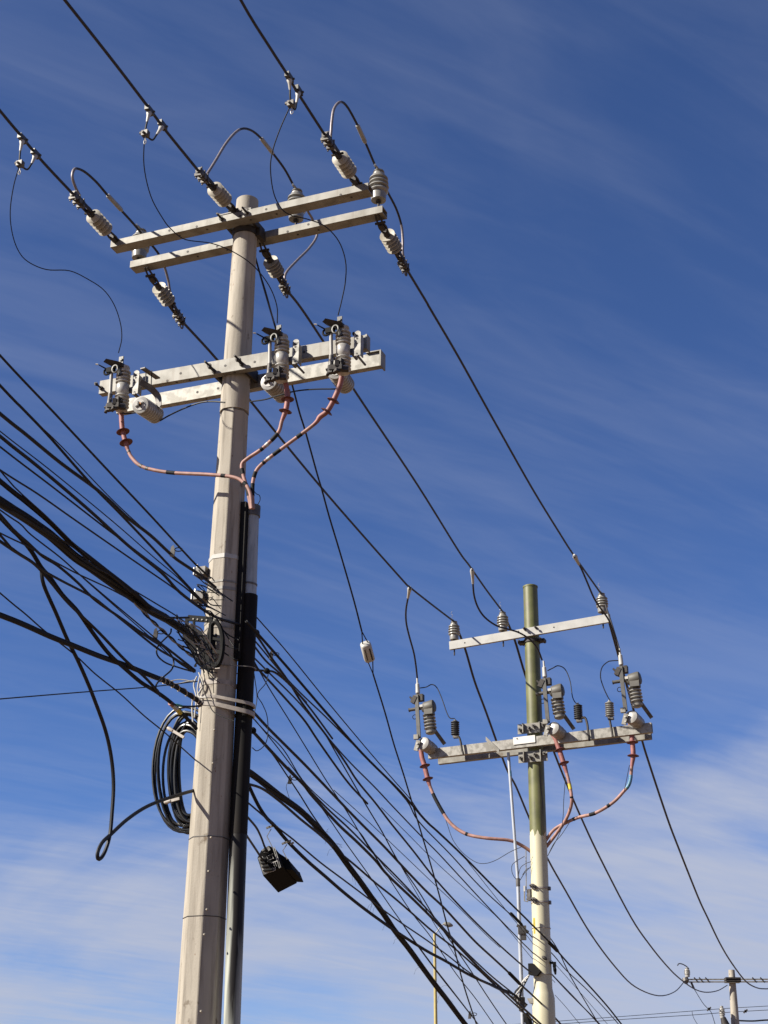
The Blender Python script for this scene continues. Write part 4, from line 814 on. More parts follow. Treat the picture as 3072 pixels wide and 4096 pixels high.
# lower thick cable with white spiral
pts = [(-420, 2300), (0, 2460), (100, 2500), (200, 2545), (300, 2585), (400, 2625), (500, 2660), (600, 2700), (650, 2720), (700, 2745), (780, 2795), (805, 2818)]
P = cat([hit(x, y, O1+d1*.0, LD) for x, y in pts], 6); root = empty('cable', P[-1]); o_ = P[-1].copy()
MB().tube(P, .0175, 9).build('jacket', M['dusty'], root, o_)
seg = P[46:66]; tot = len(seg)*4; sp = []
for i in range(tot):
    f = i/4; j = min(int(f), len(seg)-2); c = seg[j].lerp(seg[j+1], f-j) if j < len(seg)-1 else seg[-1]; t = (seg[j+1]-seg[j]).normalized(); x_ = t.orthogonal().normalized(); y_ = t.cross(x_); a = i*.75
    sp.append(c+(x_*math.cos(a)+y_*math.sin(a))*.0205)
MB().tube(sp, .0045, 5).build('spiral_tie', M['strap'], root, o_)
tag(root, 'thick low cable from the left edge with a pale spiral tie near the concrete pole', 'cable')
# grey twisted strand
pts = [(540, 2410), (600, 2475), (660, 2530), (720, 2585), (775, 2630)]
P = cat([hit(x, y, O1+d1*.02, LD) for x, y in pts], 6); root = empty('guy_grip', P[0]); o_ = P[0].copy()
for k in range(2):
    MB().tube([p+Z*.007*math.sin(i*.9+k*3.14)+d1*.007*math.cos(i*.9+k*3.14) for i, p in enumerate(P)], .006, 6).build('strand', M['galv' if k else 'dusty'], root, o_)
tag(root, 'grey twisted wire grip running under the thickest bundle to the concrete pole', 'wire grip')
# the drooping loop
lp = [(165, 2270), (175, 2340), (225, 2455), (270, 2560), (310, 2640), (350, 2730), (378, 2800), (421, 2920), (445, 3029), (454, 3138), (448, 3252), (439, 3342), (420, 3405), (402, 3434), (391, 3432), (392, 3405), (411, 3368), (445, 3336), (511, 3276), (589, 3225), (674, 3192), (764, 3165), (830, 3150)]
lcable(lp, 13, 'long black cable drooping into a hanging loop left of the concrete pole', -.15, 'black', None, False)
lcable([(685, 2515), (680, 2535), (645, 2570), (627, 2595), (632, 2625), (665, 2652), (715, 2670), (765, 2685)], 6, 'small black S curve of cable left of the slack bracket, its upper turn', .12, 'black', 'small cable curls', False)
lcable([(560, 2530), (620, 2570), (650, 2585), (685, 2620), (695, 2650), (685, 2680), (655, 2707), (627, 2735), (625, 2760), (640, 2785)], 6, 'small black S curve of cable ending beside the taped cable, its lower turn', .14, 'black', 'small cable curls', False)
lcable([(690, 2815), (720, 2824), (760, 2826), (800, 2824)], 7, 'short black cable with green tape left of the concrete pole', .08, 'black', None, False)
# coloured tapes
root = empty('tape_markers', p1(700, 2830, .05)); o_ = root.location.copy(); O = O1+d1*.02
for (a, b2, mt, wd) in (((680, 2812), (690, 2820), 'red', 17), ((690, 2821), (706, 2836), 'white', 17), ((706, 2836), (722, 2852), 'yellow', 17)):
    MB().tube([hit(*a, O, LD), hit(*b2, O, LD)], wd*.5*12/F, 10).build('tape', M[mt], root, o_)
MB().tube([hit(704, 2819, O1+d1*.08, LD), hit(726, 2824, O1+d1*.08, LD)], 9*.5*12/F, 8).build('tape', M['green_tape'], root, o_)
tag(root, 'red, white, yellow and green tape wrapped on cables left of the concrete pole', 'tape')
# messy short wires at the pole
for k in range(26):
    x0 = random.uniform(700, 790); y0 = 2500+(x0-700)*.9+random.uniform(-60, 60)
    pts = [(x0, y0), (x0+random.uniform(15, 45), y0+random.uniform(10, 50)), (x0+random.uniform(50, 90), y0+random.uniform(40, 100)), (min(880, x0+random.uniform(80, 130)), y0+random.uniform(70, 150))]
    P = [hit(x, y, O1+d1*random.uniform(.08, .18), LD) for x, y in pts]
    wire('tie_wire', P, random.choice((.003, .004, .006)), M[random.choice(('thin', 'black', 'thin', 'dusty', 'black', 'strap'))], 'short stray wire in the tangle behind the black slack bracket', 'wire', 'tangle of wires behind the slack bracket', 5)
for k in range(14):
    x0 = random.uniform(785, 800); y0 = random.uniform(2270, 2420)
    pts = [(x0, y0), (x0+25, y0+random.uniform(5, 40)), (x0+50, y0+random.uniform(20, 60)), (x0+random.uniform(60, 110), y0+random.uniform(30, 90))]
    P = [hit(x, y, O1+d1*random.uniform(.10, .17), LD) for x, y in pts]
    wire('tie_wire', P, random.choice((.003, .004, .005)), M[random.choice(('thin', 'black', 'black'))], 'short stray wire on the pole above the black slack bracket', 'wire', 'tangle of wires above the slack bracket', 5)
for k, pts in enumerate(([(788, 2705), (775, 2740), (785, 2790), (778, 2870)], [(800, 2700), (790, 2760), (800, 2800)], [(775, 2790), (768, 2820), (772, 2900)], [(795, 2690), (812, 2740), (790, 2785), (830, 2790)], [(780, 2720), (740, 2728), (700, 2735), (650, 2722)], [(782, 2728), (720, 2718), (660, 2726), (600, 2712)])):
    wire('plastic_tie', [p1(*q, .15) for q in pts], .004 if k > 3 else .006, M['white' if k < 4 else 'galv'], ['pale frayed tie hanging straight down beside the straps', 'short pale tie under the cable clamp', 'long white tie end hanging below the straps', 'pale tie wrapped round the spiral cable end', 'upper wispy wire trailing left from the straps', 'lower wispy wire trailing left from the straps'][k], 'tie')
for k in range(16):
    x0 = random.uniform(770, 835); y0 = random.uniform(2520, 2640); pts = [(x0, y0)]
    for j in range(4): pts.append((min(875, pts[-1][0]+random.uniform(-14, 30)), pts[-1][1]+random.uniform(-18, 34)))
    wire('tie_wire', [p1(x, y, random.uniform(.19, .24)) for x, y in pts], random.choice((.005, .007, .009)), M['black'], 'short stray black wire knotted inside the slack bracket', 'wire', 'knot of wires inside the slack bracket', 5)
# brackets on the pole's left side
for k, (x, y, lb) in enumerate(((812, 2292, 'small steel cable bracket on the left of the pole, the upper one'), (803, 2390, 'small steel cable bracket on the left of the pole, the lower one'))):
    P = p1(x, y, .06); b_ = MB(); b_.box(P, (d1, n1, Z), (.05, .06, .032)); root = empty('cable_bracket', P); b_.build('body', M['galv_dark'], root, P)
    b_ = MB(); b_.lathe(P-d1*.03+Z*.03+n1*.04, P-d1*.03+Z*.06+n1*.04, [(0, .012), (1, .006)], 8); b_.lathe(P-d1*.045+n1*.06-Z*.03, P-d1*.045+n1*.06+Z*.03, [(0, .009), (1, .009)], 8); b_.build('bolt', M['brightmetal'], root, P)
    tag(root, lb, 'bracket', 'cable brackets on the concrete pole')
# black slack bracket (snowshoe)
root = empty('slack_bracket', p1(830, 2560, .25)); o_ = root.location.copy(); h25 = lambda x, y, v=.25: p1(x, y, v)
b_ = MB(); b_.tube([h25(862+29*math.cos(a), 2577+88*math.sin(a), .25) for a in [2*math.pi*k/28 for k in range(28)]], .018, 8, close=True); b_.tube([h25(845, 2495), h25(842, 2660)], .020, 8); b_.build('hoop', M['boxblack'], root, o_)
def bar(b_, a, c, wd, th=.008):
    t = (c-a); b_.box((a+c)/2, (t, n1, t.cross(n1)), (t.length/2, th, wd))
b_ = MB(); bar(b_, h25(752, 2472), h25(850, 2480), .022); bar(b_, h25(748, 2475), h25(746, 2530), .012); bar(b_, h25(776, 2485), h25(776, 2530), .008); b_.build('top_plate', M['boxblack'], root, o_)
b_ = MB()
for x in (773, 790, 808, 826): q = h25(x, 2474+(x-750)*.08, .262); b_.lathe(q, q+n1*.003, [(0, .006), (1, .006)], 8)
b_.split('hole', M['galv'], root, o_)
b_ = MB(); bar(b_, h25(742, 2505), h25(840, 2570), .034); bar(b_, h25(748, 2530), h25(806, 2645), .040); bar(b_, h25(786, 2612), h25(850, 2668), .036); bar(b_, h25(770, 2560), h25(860, 2640), .016); bar(b_, h25(800, 2545), h25(885, 2560), .010); bar(b_, h25(810, 2600), h25(885, 2610), .014)
b_.tube(cat([h25(790, 2640), h25(830, 2672), h25(860, 2668), h25(880, 2640)], 4), .014, 8); b_.tube(cat([h25(760, 2520), h25(800, 2560), h25(815, 2610), h25(822, 2650)], 4), .012, 8); b_.build('struts', M['boxblack'], root, o_)
tag(root, 'black slack storage bracket with an oval hoop on the front of the concrete pole', 'cable bracket')
# cables crossing the pole towards the conduit
for k, pts in enumerate(([(820, 2330), (880, 2370), (930, 2405)], [(870, 2500), (915, 2540), (955, 2560)], [(880, 2500), (915, 2555), (945, 2600)], [(890, 2575), (925, 2590), (955, 2597)], [(880, 2600), (930, 2632), (950, 2640)])):
    wire('pole_wire', [p1(*q, .17) for q in pts], .005, M['black'], ['uppermost', 'second', 'third', 'fourth', 'lowest'][k]+' short black wire slanting across the shaded face of the concrete pole to the conduit', 'wire', 'wires across the shaded face of the pole')
wire('pole_wire', [p1(800, 2715, .17), p1(822, 2780, .17), p1(848, 2840, .17), p1(880, 2862, .17), p1(937, 2884, .16)], .004, M['thin'], 'thin wire curling over the pale straps and down the shaded face', 'wire')
# hook clamps on wires
def hook(x, y, O, sc, label, mt='galv', dirn=1):
    P = hit(x, y, O, LD); root = empty('drop_wire_clamp', P)
    b_ = MB(); b_.prism([P+V((-.02, 0, -.03))*sc, P+V((-.012, 0, .035))*sc, P+V((.004, 0, .05))*sc, P+V((.016, 0, .01))*sc, P+V((.012, 0, -.03))*sc], (0, .03*sc, 0)); b_.build('wedge', M[mt], root, P)
    MB().tube([P+V((.015+.028*(1+math.cos(a)), -.005, .012+.014*math.sin(a)))*sc for a in [math.pi+2*math.pi*k/12 for k in range(12)]], .004*sc, 5, close=True).build('bail', M['boxblack' if mt != 'white' else 'white'], root, P)
    tag(root, label, 'clamp', 'drop wire clamps')
hook(690, 2205, O1+d1*.02, 1.0, 'pale hook clamp on the thick cable at the upper left of the pole', 'galv')
hook(622, 2535, O1+d1*.03, .9, 'dark hook clamp on a thin wire left of the slack bracket', 'galv_dark')
hook(1085, 2622, O1+d1*-.02, .9, 'hook clamp with a white loop, right of the conduit', 'galv_dark')
hook(1160, 3120, O1+d1*-.02, .9, 'dark hook clamp on a thin wire low on the right of the conduit', 'hardware')
hook(1880, 4062, O1+d1*-.02, 1.0, 'tiny hook clamp on a thin wire at the bottom of the picture', 'galv_dark')
wire('loose_wire', [hit(x, y, O1, LD) for x, y in ((1150, 3130), (1145, 3150), (1155, 3185), (1158, 3200))], .002, M['thin'], 'fine wire end dangling from the low right hook clamp', 'wire')
# cable coil
root = empty('cable_coil', p1(760, 3090, .0)); o_ = root.location.copy(); lo_ = MB()
rng = random.Random(3)
for k in range(17):
    cyy = 3092+rng.uniform(-20, 20); vv = rng.uniform(-.05, .04); cx_ = 762+rng.uniform(-5, 5)
    if k < 5: rx = (150, 138, 126, 131, 112)[k]; ry = (246, 236, 228, 240, 222)[k]
    else: rx = 92-3.9*(k-5)+rng.uniform(-3, 3); ry = 212-3*(k-5)+rng.uniform(-12, 12)
    pts = []
    for j in range(36):
        a = 2*math.pi*j/36; pts.append(p1(cx_+rx*math.cos(a+.12*math.sin(a)), cyy+ry*math.sin(a)+8*math.cos(a*2+k), vv+.02*math.sin(a+k)))
    MB().tube(pts, .0105 if k < 5 else .0115, 8, close=True).build('turn', M['gloss_black'], root, o_)
for a, b2 in (((672, 2912), (736, 2950)), ((660, 3210), (718, 3194))):
    A_, B_ = p1(*a, .07), p1(*b2, .07); t = (B_-A_).normalized(); s_ = t.cross(n1).normalized()
    x = MB(); x.box((A_+B_)/2, (t, n1, s_), ((B_-A_).length/2, .006, .010)); x.lathe(A_-t*.005, A_+t*.05, [(0, .01), (.3, .018), (1, .012)], 8); x.build('cable_tie', M['strap'], root, o_)
tag(root, 'glossy black coil of spare cable bound with white ties, left of the concrete pole', 'cable coil')

# ------------------------------------------------------------------ communication cables to the right
def rc(pts, wpx, label, u=-.05, mt='black', name='cable'):
    O = O1+d1*u; P = [hit(x, y, O, LD) for x, y in pts]
    return wire(name, P, wpx*.5*14.5/F, M[mt], label, 'cable', 'communication cables between the poles', 7, 5)
RCB = [
 ([(990, 2425), (1027, 2470), (1150, 2610), (1300, 2795), (1450, 2975), (1570, 3115), (1640, 3195), (1700, 3276), (1850, 3421), (1960, 3535), (2080, 3651), (2140, 3714)], 4.5, 'thin topmost cable leaving the conduit side of the concrete pole toward the steel pole', -.02, 'thin'),
 ([(985, 2485), (1035, 2540), (1150, 2670), (1300, 2845), (1450, 3015), (1600, 3165), (1700, 3280), (1750, 3326), (1850, 3421), (1980, 3553), (2085, 3656), (2135, 3706), (2200, 3771), (2275, 3856), (2350, 3936), (2430, 4026), (2485, 4096), (2560, 4190)], 9, 'heavy cable passing in front of the cream steel pole', .28, 'dusty'),
 ([(985, 2500), (1030, 2548), (1085, 2630), (1150, 2720), (1210, 2815), (1300, 2935), (1375, 3040), (1430, 3125), (1500, 3210), (1565, 3295), (1650, 3400), (1740, 3515), (1850, 3636), (1950, 3736), (2020, 3801), (2100, 3871), (2125, 3890)], 8, 'black cable with the white looped clamp, ending at the black box on the steel pole', .02, 'black'),
 ([(985, 2530), (1025, 2570), (1125, 2690), (1200, 2770), (1300, 2865), (1380, 2945), (1500, 3065), (1625, 3200), (1675, 3286), (1800, 3416), (1920, 3546), (2040, 3656), (2080, 3691), (2130, 3750), (2205, 3811), (2265, 3881), (2350, 3961), (2430, 4046), (2485, 4110), (2550, 4190)], 6, 'black cable running under the heavy one and behind the steel pole', -.15, 'black'),
 ([(1000, 2615), (1075, 2690), (1200, 2815), (1320, 2960), (1400, 3050), (1500, 3150), (1570, 3225), (1685, 3345), (1750, 3410), (1825, 3491), (1950, 3626), (2080, 3761), (2135, 3816), (2215, 3905), (2300, 3993), (2390, 4091), (2450, 4160)], 6, 'straight black cable crossing the middle of the group behind the steel pole', -.12, 'black'),
 ([(1000, 2615), (1025, 2660), (1075, 2750), (1150, 2870), (1230, 3000), (1310, 3130), (1390, 3250), (1450, 3350), (1510, 3440), (1580, 3550), (1650, 3655), (1725, 3750), (1825, 3896), (1900, 3991), (1970, 4091), (2030, 4180)], 4, 'thin wire slanting most steeply from the straps of the concrete pole', .05, 'thin'),
 ([(985, 2820), (1010, 2845), (1075, 2915), (1150, 2990), (1225, 3065), (1320, 3165), (1420, 3270), (1530, 3380), (1600, 3455), (1700, 3560), (1770, 3625), (1830, 3690), (1900, 3766), (1975, 3835), (2030, 3886), (2080, 3936), (2135, 3986), (2200, 4050), (2300, 4160)], 10, 'thick black cable ending in a sleeve at the galvanised pipe', .0, 'black'),
 ([(985, 2900), (1010, 2925), (1075, 2995), (1150, 3075), (1215, 3140), (1250, 3185), (1350, 3295), (1425, 3365), (1500, 3440), (1550, 3500), (1650, 3595), (1750, 3695), (1815, 3765), (1930, 3885), (2025, 3970), (2080, 4021), (2130, 4066), (2220, 4150)], 11, 'thick black cable, lower of the long parallel pair to the foot of the steel pole', .03, 'black'),
 ([(1150, 3068), (1300, 3225), (1400, 3318), (1500, 3420), (1600, 3521), (1700, 3628), (1825, 3768), (1950, 3890), (2035, 3960), (2085, 4000)], 7, 'black cable, upper of the long parallel pair to the foot of the steel pole', .0, 'black'),
 ([(1000, 2860), (1060, 2925), (1135, 3000), (1210, 3120), (1300, 3210), (1430, 3320), (1480, 3390), (1550, 3480), (1650, 3580), (1720, 3650)], 4, 'thin wire weaving among the thick cables below the conduit', .06, 'thin'),
 ([(1020, 2880), (1110, 2990), (1200, 3110), (1300, 3250), (1375, 3360), (1475, 3500), (1575, 3645), (1700, 3820), (1800, 3950), (1900, 4080), (1960, 4160)], 4, 'thin wire descending steeply left of the yellow lamp post', .08, 'thin'),
 ([(1000, 2910), (1085, 3010), (1150, 3105), (1200, 3180), (1250, 3260), (1300, 3330)], 5, 'thin wire carrying the low dark hook clamp', -.02, 'thin'),
 ([(990, 3135), (1050, 3155), (1125, 3210), (1200, 3275), (1275, 3335), (1330, 3385)], 9, 'black cable joining the ragged bundle from below', .02, 'black'),
 ([(1355, 3408), (1425, 3465), (1500, 3530), (1575, 3590), (1650, 3655), (1725, 3721), (1815, 3791), (1900, 3866), (1990, 3951), (2075, 4031), (2130, 4080), (2220, 4150)], 8, 'black cable forking off the ragged bundle toward the foot of the steel pole', .0, 'black'),
 ([(985, 3120), (1030, 3215), (1065, 3270), (1100, 3305), (1150, 3365), (1225, 3440), (1300, 3505), (1375, 3570), (1450, 3630), (1525, 3685), (1590, 3730), (1700, 3800), (1785, 3846), (1880, 3901), (1980, 3946), (2050, 3975), (2080, 4000)], 12, 'thick black cable carrying the black splice box', .04, 'dusty'),
 ([(985, 3205), (1050, 3260), (1110, 3310), (1175, 3360), (1275, 3445), (1375, 3520), (1475, 3595), (1540, 3645), (1610, 3695), (1700, 3756), (1790, 3821), (1865, 3881), (1950, 3935), (2030, 3975)], 6, 'black cable just above the thick one that carries the splice box', .06, 'black'),
 ([(1300, 2935), (1395, 3100), (1470, 3230), (1530, 3330), (1590, 3440), (1675, 3566), (1745, 3681), (1820, 3790), (1885, 3886), (1950, 3986), (2025, 4096), (2080, 4170)], 5, 'thin wire peeling off a black cable and descending right of the yellow lamp post', .02, 'thin'),
 ([(1590, 3440), (1665, 3570), (1740, 3700), (1800, 3790), (1860, 3890)], 3, 'very fine wire beside the one right of the lamp post', .05, 'thin'),
 ([(1335, 3160), (1450, 3265), (1525, 3335), (1625, 3430), (1740, 3540), (1830, 3625), (1950, 3745), (2000, 3790)], 3, 'very fine wire in the middle of the cables between the poles', .0, 'thin'),
 ([(1525, 3230), (1625, 3330), (1750, 3455), (1900, 3591), (2000, 3681), (2135, 3841), (2220, 3930)], 3, 'very fine wire under the upper cables near the steel pole', -.14, 'thin'),
 ([(1600, 3681), (1665, 3776), (1750, 3891), (1825, 3986), (1880, 4056), (1940, 4130)], 4, 'thin wire with the tiny hook clamp at the bottom of the picture', .06, 'thin'),
 ([(2150, 3690), (2200, 3751), (2235, 3806), (2280, 3901), (2350, 4021), (2395, 4096), (2430, 4150)], 6, 'black cable dropping steeply just right of the steel pole', -.1, 'black'),
 ([(2150, 3840), (2210, 3901), (2280, 3976), (2370, 4066), (2440, 4140)], 7, 'black cable emerging right of the steel pole below the dark clamp', -.12, 'black'),
 ([(2150, 3790), (2215, 3851), (2300, 3946), (2425, 4091), (2480, 4150)], 3, 'fine wire between the cables right of the steel pole', -.16, 'thin'),
 ([(2220, 3980), (2265, 4030), (2310, 4085), (2350, 4130)], 3, 'fine wire low on the right of the steel pole', -.12, 'thin'),
 ([(1850, 3421), (1960, 3560), (2040, 3660), (2090, 3720), (2140, 3785), (2200, 3860)], 3, 'fine wire hanging below the heavy cable left of the galvanised pipe', -.1, 'thin'),
 ([(1010, 2680), (1045, 2682), (1070, 2684), (1100, 2690), (1150, 2730), (1225, 2810)], 8, 'short black cable bending out from the conduit into the main group', .0, 'black'),
 ([(1000, 2640), (1040, 2685), (1090, 2738), (1160, 2815), (1220, 2885), (1270, 2960), (1340, 3060), (1400, 3140), (1470, 3215)], 8, 'black cable through the dark knob beside the conduit', .03, 'black'),
 ([(1000, 2560), (1060, 2640), (1130, 2705), (1230, 2820), (1330, 2955)], 7, 'black cable merging above the dark knob', .06, 'black'),
 ([(1073, 2697), (1063, 2733), (1030, 2777), (1050, 2817), (1067, 2860), (1072, 2917), (1063, 2973), (1030, 3003), (1008, 2990)], 3, 'fine wire looping beside the black conduit', .12, 'thin'),
 ([(1008, 2640), (1020, 2720), (1028, 2790), (1018, 2850)], 3, 'fine wire hanging close to the black conduit', .12, 'thin'),
]
for q in RCB: rc(*q)
# knobs at conduit side
for x, y, lb, rr_ in ((1026, 2527, 'round dark knob on the right of the conduit, the upper one', .024), (1068, 2682, 'dark lump of tape where cables meet right of the conduit', .026), (1012, 2920, 'dark cable anchor on the right of the conduit, the lower one', .028)):
    P = hit(x, y, O1+d1*.04, LD); o = MB().lathe(P-V((.02, 0, -.01)), P+V((.02, 0, -.02)), [(0, .01), (.2, rr_*.9), (.5, rr_), (.8, rr_*.8), (1, .01)], 10).build('cable_anchor', M['boxblack'], None, P); tag(o, lb, 'cable anchor')
# ragged big bundle on the right
pts = [(985, 3080), (1005, 3095), (1090, 3160), (1150, 3205), (1210, 3250), (1250, 3290), (1300, 3342), (1350, 3403), (1400, 3472), (1450, 3540), (1500, 3608), (1550, 3680), (1590, 3737), (1650, 3815), (1740, 3938), (1800, 4016), (1860, 4096), (1930, 4190)]
full = cat([hit(x, y, O1+d1*.0, LD) for x, y in pts], 5); root = empty('cable_bundle', full[0]); o_ = full[0].copy(); rng = random.Random(5)
for k in range(5):
    MB().tube([p+Z*.016*math.sin(k*1.26+i*.13)+d1*.016*math.cos(k*1.26+i*.13) for i, p in enumerate(full)], .0115, 7).build('strand', M['dusty'], root, o_)
b_ = MB()
for k in range(46):
    i = rng.randrange(22, len(full)-1); p = full[i]; q = V((rng.uniform(-1, 1), 0, rng.uniform(-1, 1))).normalized(); l_ = rng.uniform(.04, .11)
    b_.tube([p, p+q*l_*.6+Z*.01, p+q*l_+(full[i]-full[i-1]).normalized()*.04], .0012, 4)
b_.build('frayed_fibres', M['dusty'], root, o_)
tag(root, 'thick ragged cable bundle fraying as it falls toward the bottom of the picture', 'cable bundle')
# sleeves
for a, b2, u_, rr_, lb in (((2035, 3890), (2082, 3938), .0, .020, 'black sleeve on a cable left of the galvanised pipe'), ((2042, 3652), (2090, 3702), -.15, .018, 'dark sleeve on a thin cable at the galvanised pipe, level with the yellow strap'), ((2195, 3768), (2232, 3806), .28, .022, 'dark sleeve on the heavy cable just right of the steel pole')):
    O = O1+d1*u_; A_, B_ = hit(*a, O, LD), hit(*b2, O, LD); o = MB().lathe(A_, B_, [(0, rr_*.6), (.05, rr_), (.9, rr_), (1, rr_*.6)], 10).build('splice_sleeve', M['boxblack'], None, A_); tag(o, lb, 'cable sleeve')
P = p2(2088, 3720, .1); o = MB().b(P.x, P.y, P.z, .05, .04, .05).b(P.x+.02, P.y, P.z-.09, .03, .03, .03).lathe(P+V((-.06, 0, .06)), P+V((.08, 0, -.03)), [(0, .02), (1, .02)], 8).build('cable_clamp', M['galv_dark'], None, P); tag(o, 'cluster of dark clamps on the galvanised pipe, level with the yellow strap', 'clamp')
P = p2(2084, 4010, .1); o = MB().b(P.x, P.y, P.z, .035, .04, .06, .4).lathe(P+V((-.08, 0, .08)), P+V((.06, 0, -.05)), [(0, .03), (1, .035)], 8).lathe(P+V((0, -.02, -.1)), P+V((0, 0, .12)), [(0, .03), (1, .02)], 8).build('cable_clamp', M['hardware'], None, P); tag(o, 'dark clamp low on the galvanised pipe where the cables gather', 'clamp')
P = p2(2110, 4078, .1); o = MB().lathe(P+V((-.03, 0, .07)), P+V((.04, 0, -.09)), [(0, .03), (.4, .05), (1, .03)], 8).build('splice_case', M['boxblack'], None, P); tag(o, 'small black case at the bottom edge between pipe and steel pole', 'splice case')
# ------------------------------------------------------------------ splice box hung on the thick cable
YB = 12.1
def bp(x, y, Y=YB): return atY(1000+x/2, 3000+y/2, Y)
box = empty('splice_box', bp(200, 930)); o_ = box.location.copy()
face = [bp(88, 800), bp(150, 762), bp(205, 790), bp(262, 930), bp(105, 1010), bp(57, 862)]
off = V((.105, .26, -.085)); b_ = MB(); b_.prism(face, off); b_.prism([bp(190, 790, YB+.05)+off*.6, bp(312, 880, YB+.05)+off*.0, bp(345, 960, YB+.05), bp(262, 930)+off*.2, bp(205, 790)+off*.2], off*.75); b_.build('housing', M['boxblack'], box, o_, bevel=.006)
fc = bp(150, 890); b_ = MB(); fin = V((0, -.004, 0))
q = [bp(66, 866), bp(100, 852), bp(170, 955), bp(168, 975), bp(108, 1002)]; b_.prism([p+fin for p in q], (0, -.006, 0)); q = [bp(92, 803), bp(148, 768), bp(165, 800), bp(118, 832)]; b_.prism([p+fin for p in q], (0, -.006, 0)); b_.build('end_plate', M['boxgrey'], box, o_)
b_ = MB()
for k in range(4):
    a = bp(78+16*k*.5, 880+28*k, YB-.014); c = bp(135+14*k, 868+30*k, YB-.03); b_.lathe(a, c, [(0, .004), (.3, .012), (1, .011)], 8)
for k in range(3): b_.lathe(bp(100+8*k, 815+10*k, YB-.02), bp(140+14*k, 795+34*k, YB-.02), [(0, .006), (1, .006)], 6)
b_.split('cable_port', M['boxblack'], box, o_)
b_ = MB()                                           # raised cast frame marks on the face
def stroke(pts, r=.0035): b_.tube([bp(*p, YB-.016) for p in pts], r, 5)
stroke([(98, 800), (112, 785), (116, 812), (130, 798), (140, 820)]); stroke([(133, 850), (172, 836), (188, 866), (148, 882), (133, 850)]); stroke([(166, 836), (182, 832)])
stroke([(170, 905), (215, 890)]); stroke([(185, 900), (198, 935)]); stroke([(200, 896), (214, 930)]); stroke([(178, 955), (205, 940), (200, 965)]); stroke([(196, 775), (246, 940)]); stroke([(184, 780), (236, 945)]); stroke([(150, 960), (185, 942), (196, 966), (160, 975)])
b_.build('cast_marks', M['boxgrey'], box, o_)
for (hx, hy, pts) in ((175, 612, [(170, 630), (135, 690), (180, 780)]), (300, 738, [(295, 755), (262, 805), (298, 875)])):
    b_ = MB(); b_.tube([bp(*p, YB-.01) for p in pts], .0035, 5); P = bp(hx, hy, YB-.02)
    for k in range(4): b_.box(P+V((-.03+.022*k, 0, .008*((k*7) % 3-1))), ((1, 0, .5), (0, 1, 0), (-.5, 0, 1)), (.016, .012, .006))
    b_.build('hanger', M['galv'], box, o_)
tag(box, 'black splice box with grey ribbed end hanging from a cable right of the concrete pole', 'splice box')
for k, pts in enumerate(([(990, 3268), (1025, 3310), (1045, 3350), (1058, 3385), (1070, 3405)], [(985, 3340), (1025, 3400), (1046, 3432), (1060, 3445)])):
    wire('cable', lerpY(pts, 11.3, YB-.03), .0085, M['black'], ['upper', 'lower'][k]+' short cable feeding the black splice box from the conduit', 'cable')

# ------------------------------------------------------------------ street lamp
Yl = 62.0; a, b2 = atY(1738, 3735, Yl), atY(1743, 4096, Yl); la = empty('street_lamp', (b2.x, b2.y, 0)); o_ = la.location.copy(); e = V((b2.x, b2.y, 0))
MB().tube([e, b2, a], [.08, .07, .055], 12).build('post', M['lampyellow'], la, o_)
MB().tube(cat([atY(1741, 3736, Yl), atY(1752, 3720, Yl), atY(1768, 3700, Yl), atY(1780, 3695, Yl)], 4), .022, 8).build('arm', M['galv_clean'], la, o_)
MB().lathe(atY(1774, 3694, Yl), atY(1812, 3703, Yl), [(0, .04), (.2, .08), (.6, .10), (.9, .05), (1, .02)], 12).build('lamp_head', M['galv'], la, o_)
tag(la, 'distant yellow street lamp on a slender post at the bottom centre', 'street lamp')
# ------------------------------------------------------------------ far pole
fp = empty('concrete_pole', (P3B.x, P3B.y, 0)); o_ = fp.location.copy(); e = P3B+(P3B-P3T)*(P3B.z/(P3T.z-P3B.z))
MB().tube([e, P3B, P3T], [.21, rp(34, P3B), rp(25, P3T)], 16).build('shaft', M['concrete'], fp, o_); tag(fp, 'distant concrete pole at the lower right edge', 'utility pole')
fa = empty('double_crossarm', atY(2926, 3922, Y3)); o_ = fa.location.copy()
for y in (3918, 3928):
    A_, B_ = atY(2755, y, Y3-.25), atY(3105, y-1, Y3-.25); b_ = MB(); t = (B_-A_); b_.box((A_+B_)/2, (t, t.cross(Z), Z), (t.length/2, .03, .022)); b_.build('rail', M['galv'], fa, o_)
P = atY(2928, 3922, Y3); MB().b(P.x, P.y-.1, P.z, .28, .18, .09).build('pole_clamp', M['hardware'], fa, o_)
b_ = MB()
for x in (2785, 2805, 2830, 3018, 3050): q = atY(x, 3920, Y3-.3); b_.box(q, ((1, 0, -1.2), (0, 1, 0), (1.2, 0, 1)), (.12, .02, .02))
b_.build('cleats', M['hardware'], fa, o_)
tag(fa, 'thin double crossarm of the distant pole', 'crossarm')
fi = post_insulator(.34, .12, M['porcelain_light'], 'post insulator on the left tip of the distant crossarm', None, .12); fi.location = atY(2750, 3908, Y3-.25)
fj = copy_tree(fi); fj.location = atY(2890, 4074, Y3-.25); fj.scale = (1, 1, 1.3); fj['label'] = 'pale insulator low on the left side of the distant pole'
wire('jumper_cable', [atY(x, y, Y3-.25) for x, y in ((2756, 3876), (2745, 3865), (2728, 3856), (2715, 3855), (2710, 3863))], .02, M['conductor'], 'short curled cable above the distant post insulator', 'cable')
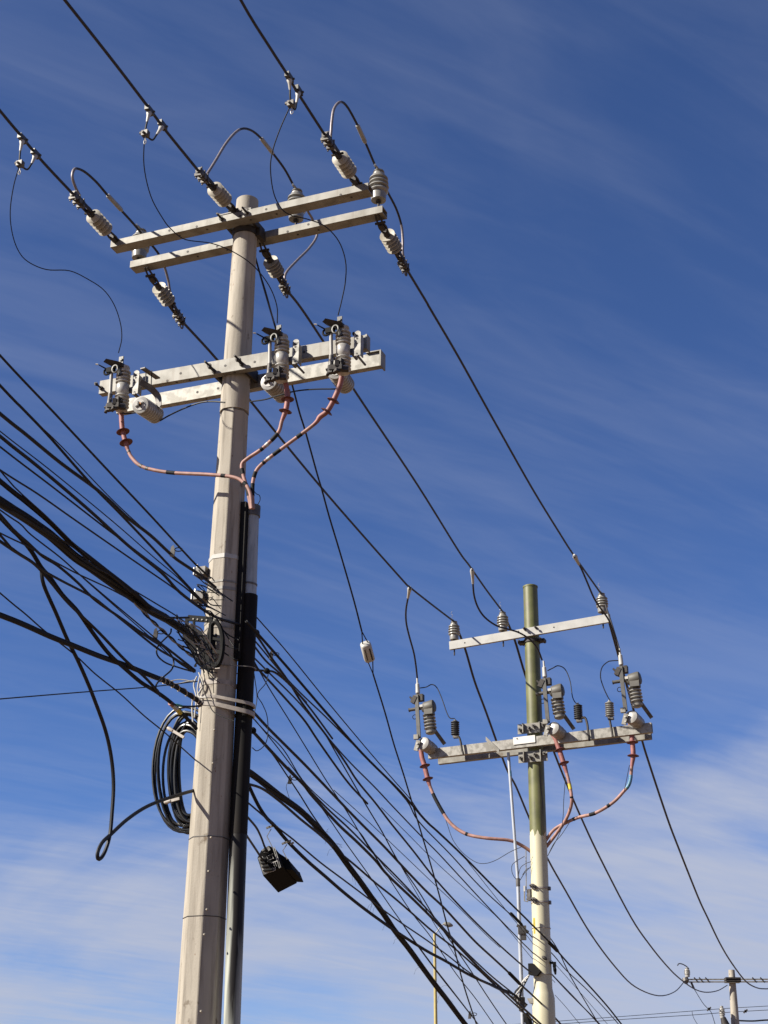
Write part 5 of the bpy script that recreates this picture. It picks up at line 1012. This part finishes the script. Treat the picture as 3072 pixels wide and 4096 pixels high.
o = MB().lathe(atY(2740, 3910, Y3-.4), atY(2746, 3935, Y3-.4), [(0, .10), (.5, .14), (1, .06)], 10).build('cable_clamp', M['galv_dark'], None, atY(2743, 3920, Y3-.4)); tag(o, 'clamp under the distant post insulator', 'clamp')
o = MB().tube([atY(2765, 3930, Y3-.3), atY(2776, 3955, Y3-.3)], .04, 8).build('strain_link', M['galv_dark'], None, atY(2765, 3930, Y3-.3)); tag(o, 'dark link hanging from the left end of the distant crossarm', 'link')
o = MB().lathe(atY(2892, 4070, Y3-.3), atY(2912, 4130, Y3-.3), [(0, .1), (1, .22)], 10).build('transformer_bushing', M['hardware'], None, atY(2892, 4070, Y3-.3)); tag(o, 'dark fitting under the low insulator of the distant pole', 'fitting')
for k, (pts, r_, lb) in enumerate((([(1900, 4110), (2200, 4087), (2500, 4065), (2770, 4044), (2900, 4034), (3072, 4024), (3300, 4010)], .012, 'faint upper wire crossing behind the distant pole'), ([(1900, 4125), (2200, 4099), (2500, 4077), (2770, 4060), (2900, 4050), (3072, 4040), (3300, 4028)], .012, 'faint lower wire crossing behind the distant pole'), ([(2945, 4082), (3010, 4084), (3072, 4080), (3200, 4078)], .03, 'dark cable leaving the distant pole to the right'))):
    wire('distant_wire', [atY(x, y, Y3+12-k*5) for x, y in pts], r_, M['thin'], lb, 'wire', 'distant wires')
wire('distant_wire', [atY(x, y, Y3-.3) for x, y in ((2776, 3955), (2810, 4010), (2832, 4035), (2845, 4050), (2860, 4096), (2870, 4130))], .012, M['thin'], 'faint wire hanging from the distant crossarm', 'wire', 'distant wires')
wire('distant_wire', [atY(x, y, Y3+5) for x, y in ((2768, 4044), (2772, 4065), (2785, 4090), (2800, 4110))], .010, M['thin'], 'faint curved wire dropping left of the distant pole', 'wire', 'distant wires')
for k, (x, y) in enumerate(((2982, 4045), (2836, 4036))):
    P = atY(x, y, Y3+4); o = MB().box(P, ((1, 0, .8), (0, 1, 0), (-.8, 0, 1)), (.10, .04, .03)).box(P, ((1, 0, -.4), (0, 1, 0), (.4, 0, 1)), (.05, .04, .04)).build('wire_spacer', M['galv_dark'], None, P); tag(o, ['dark clip on the faint wires right of the distant pole', 'dark clip on the faint wires left of the distant pole'][k], 'clip')
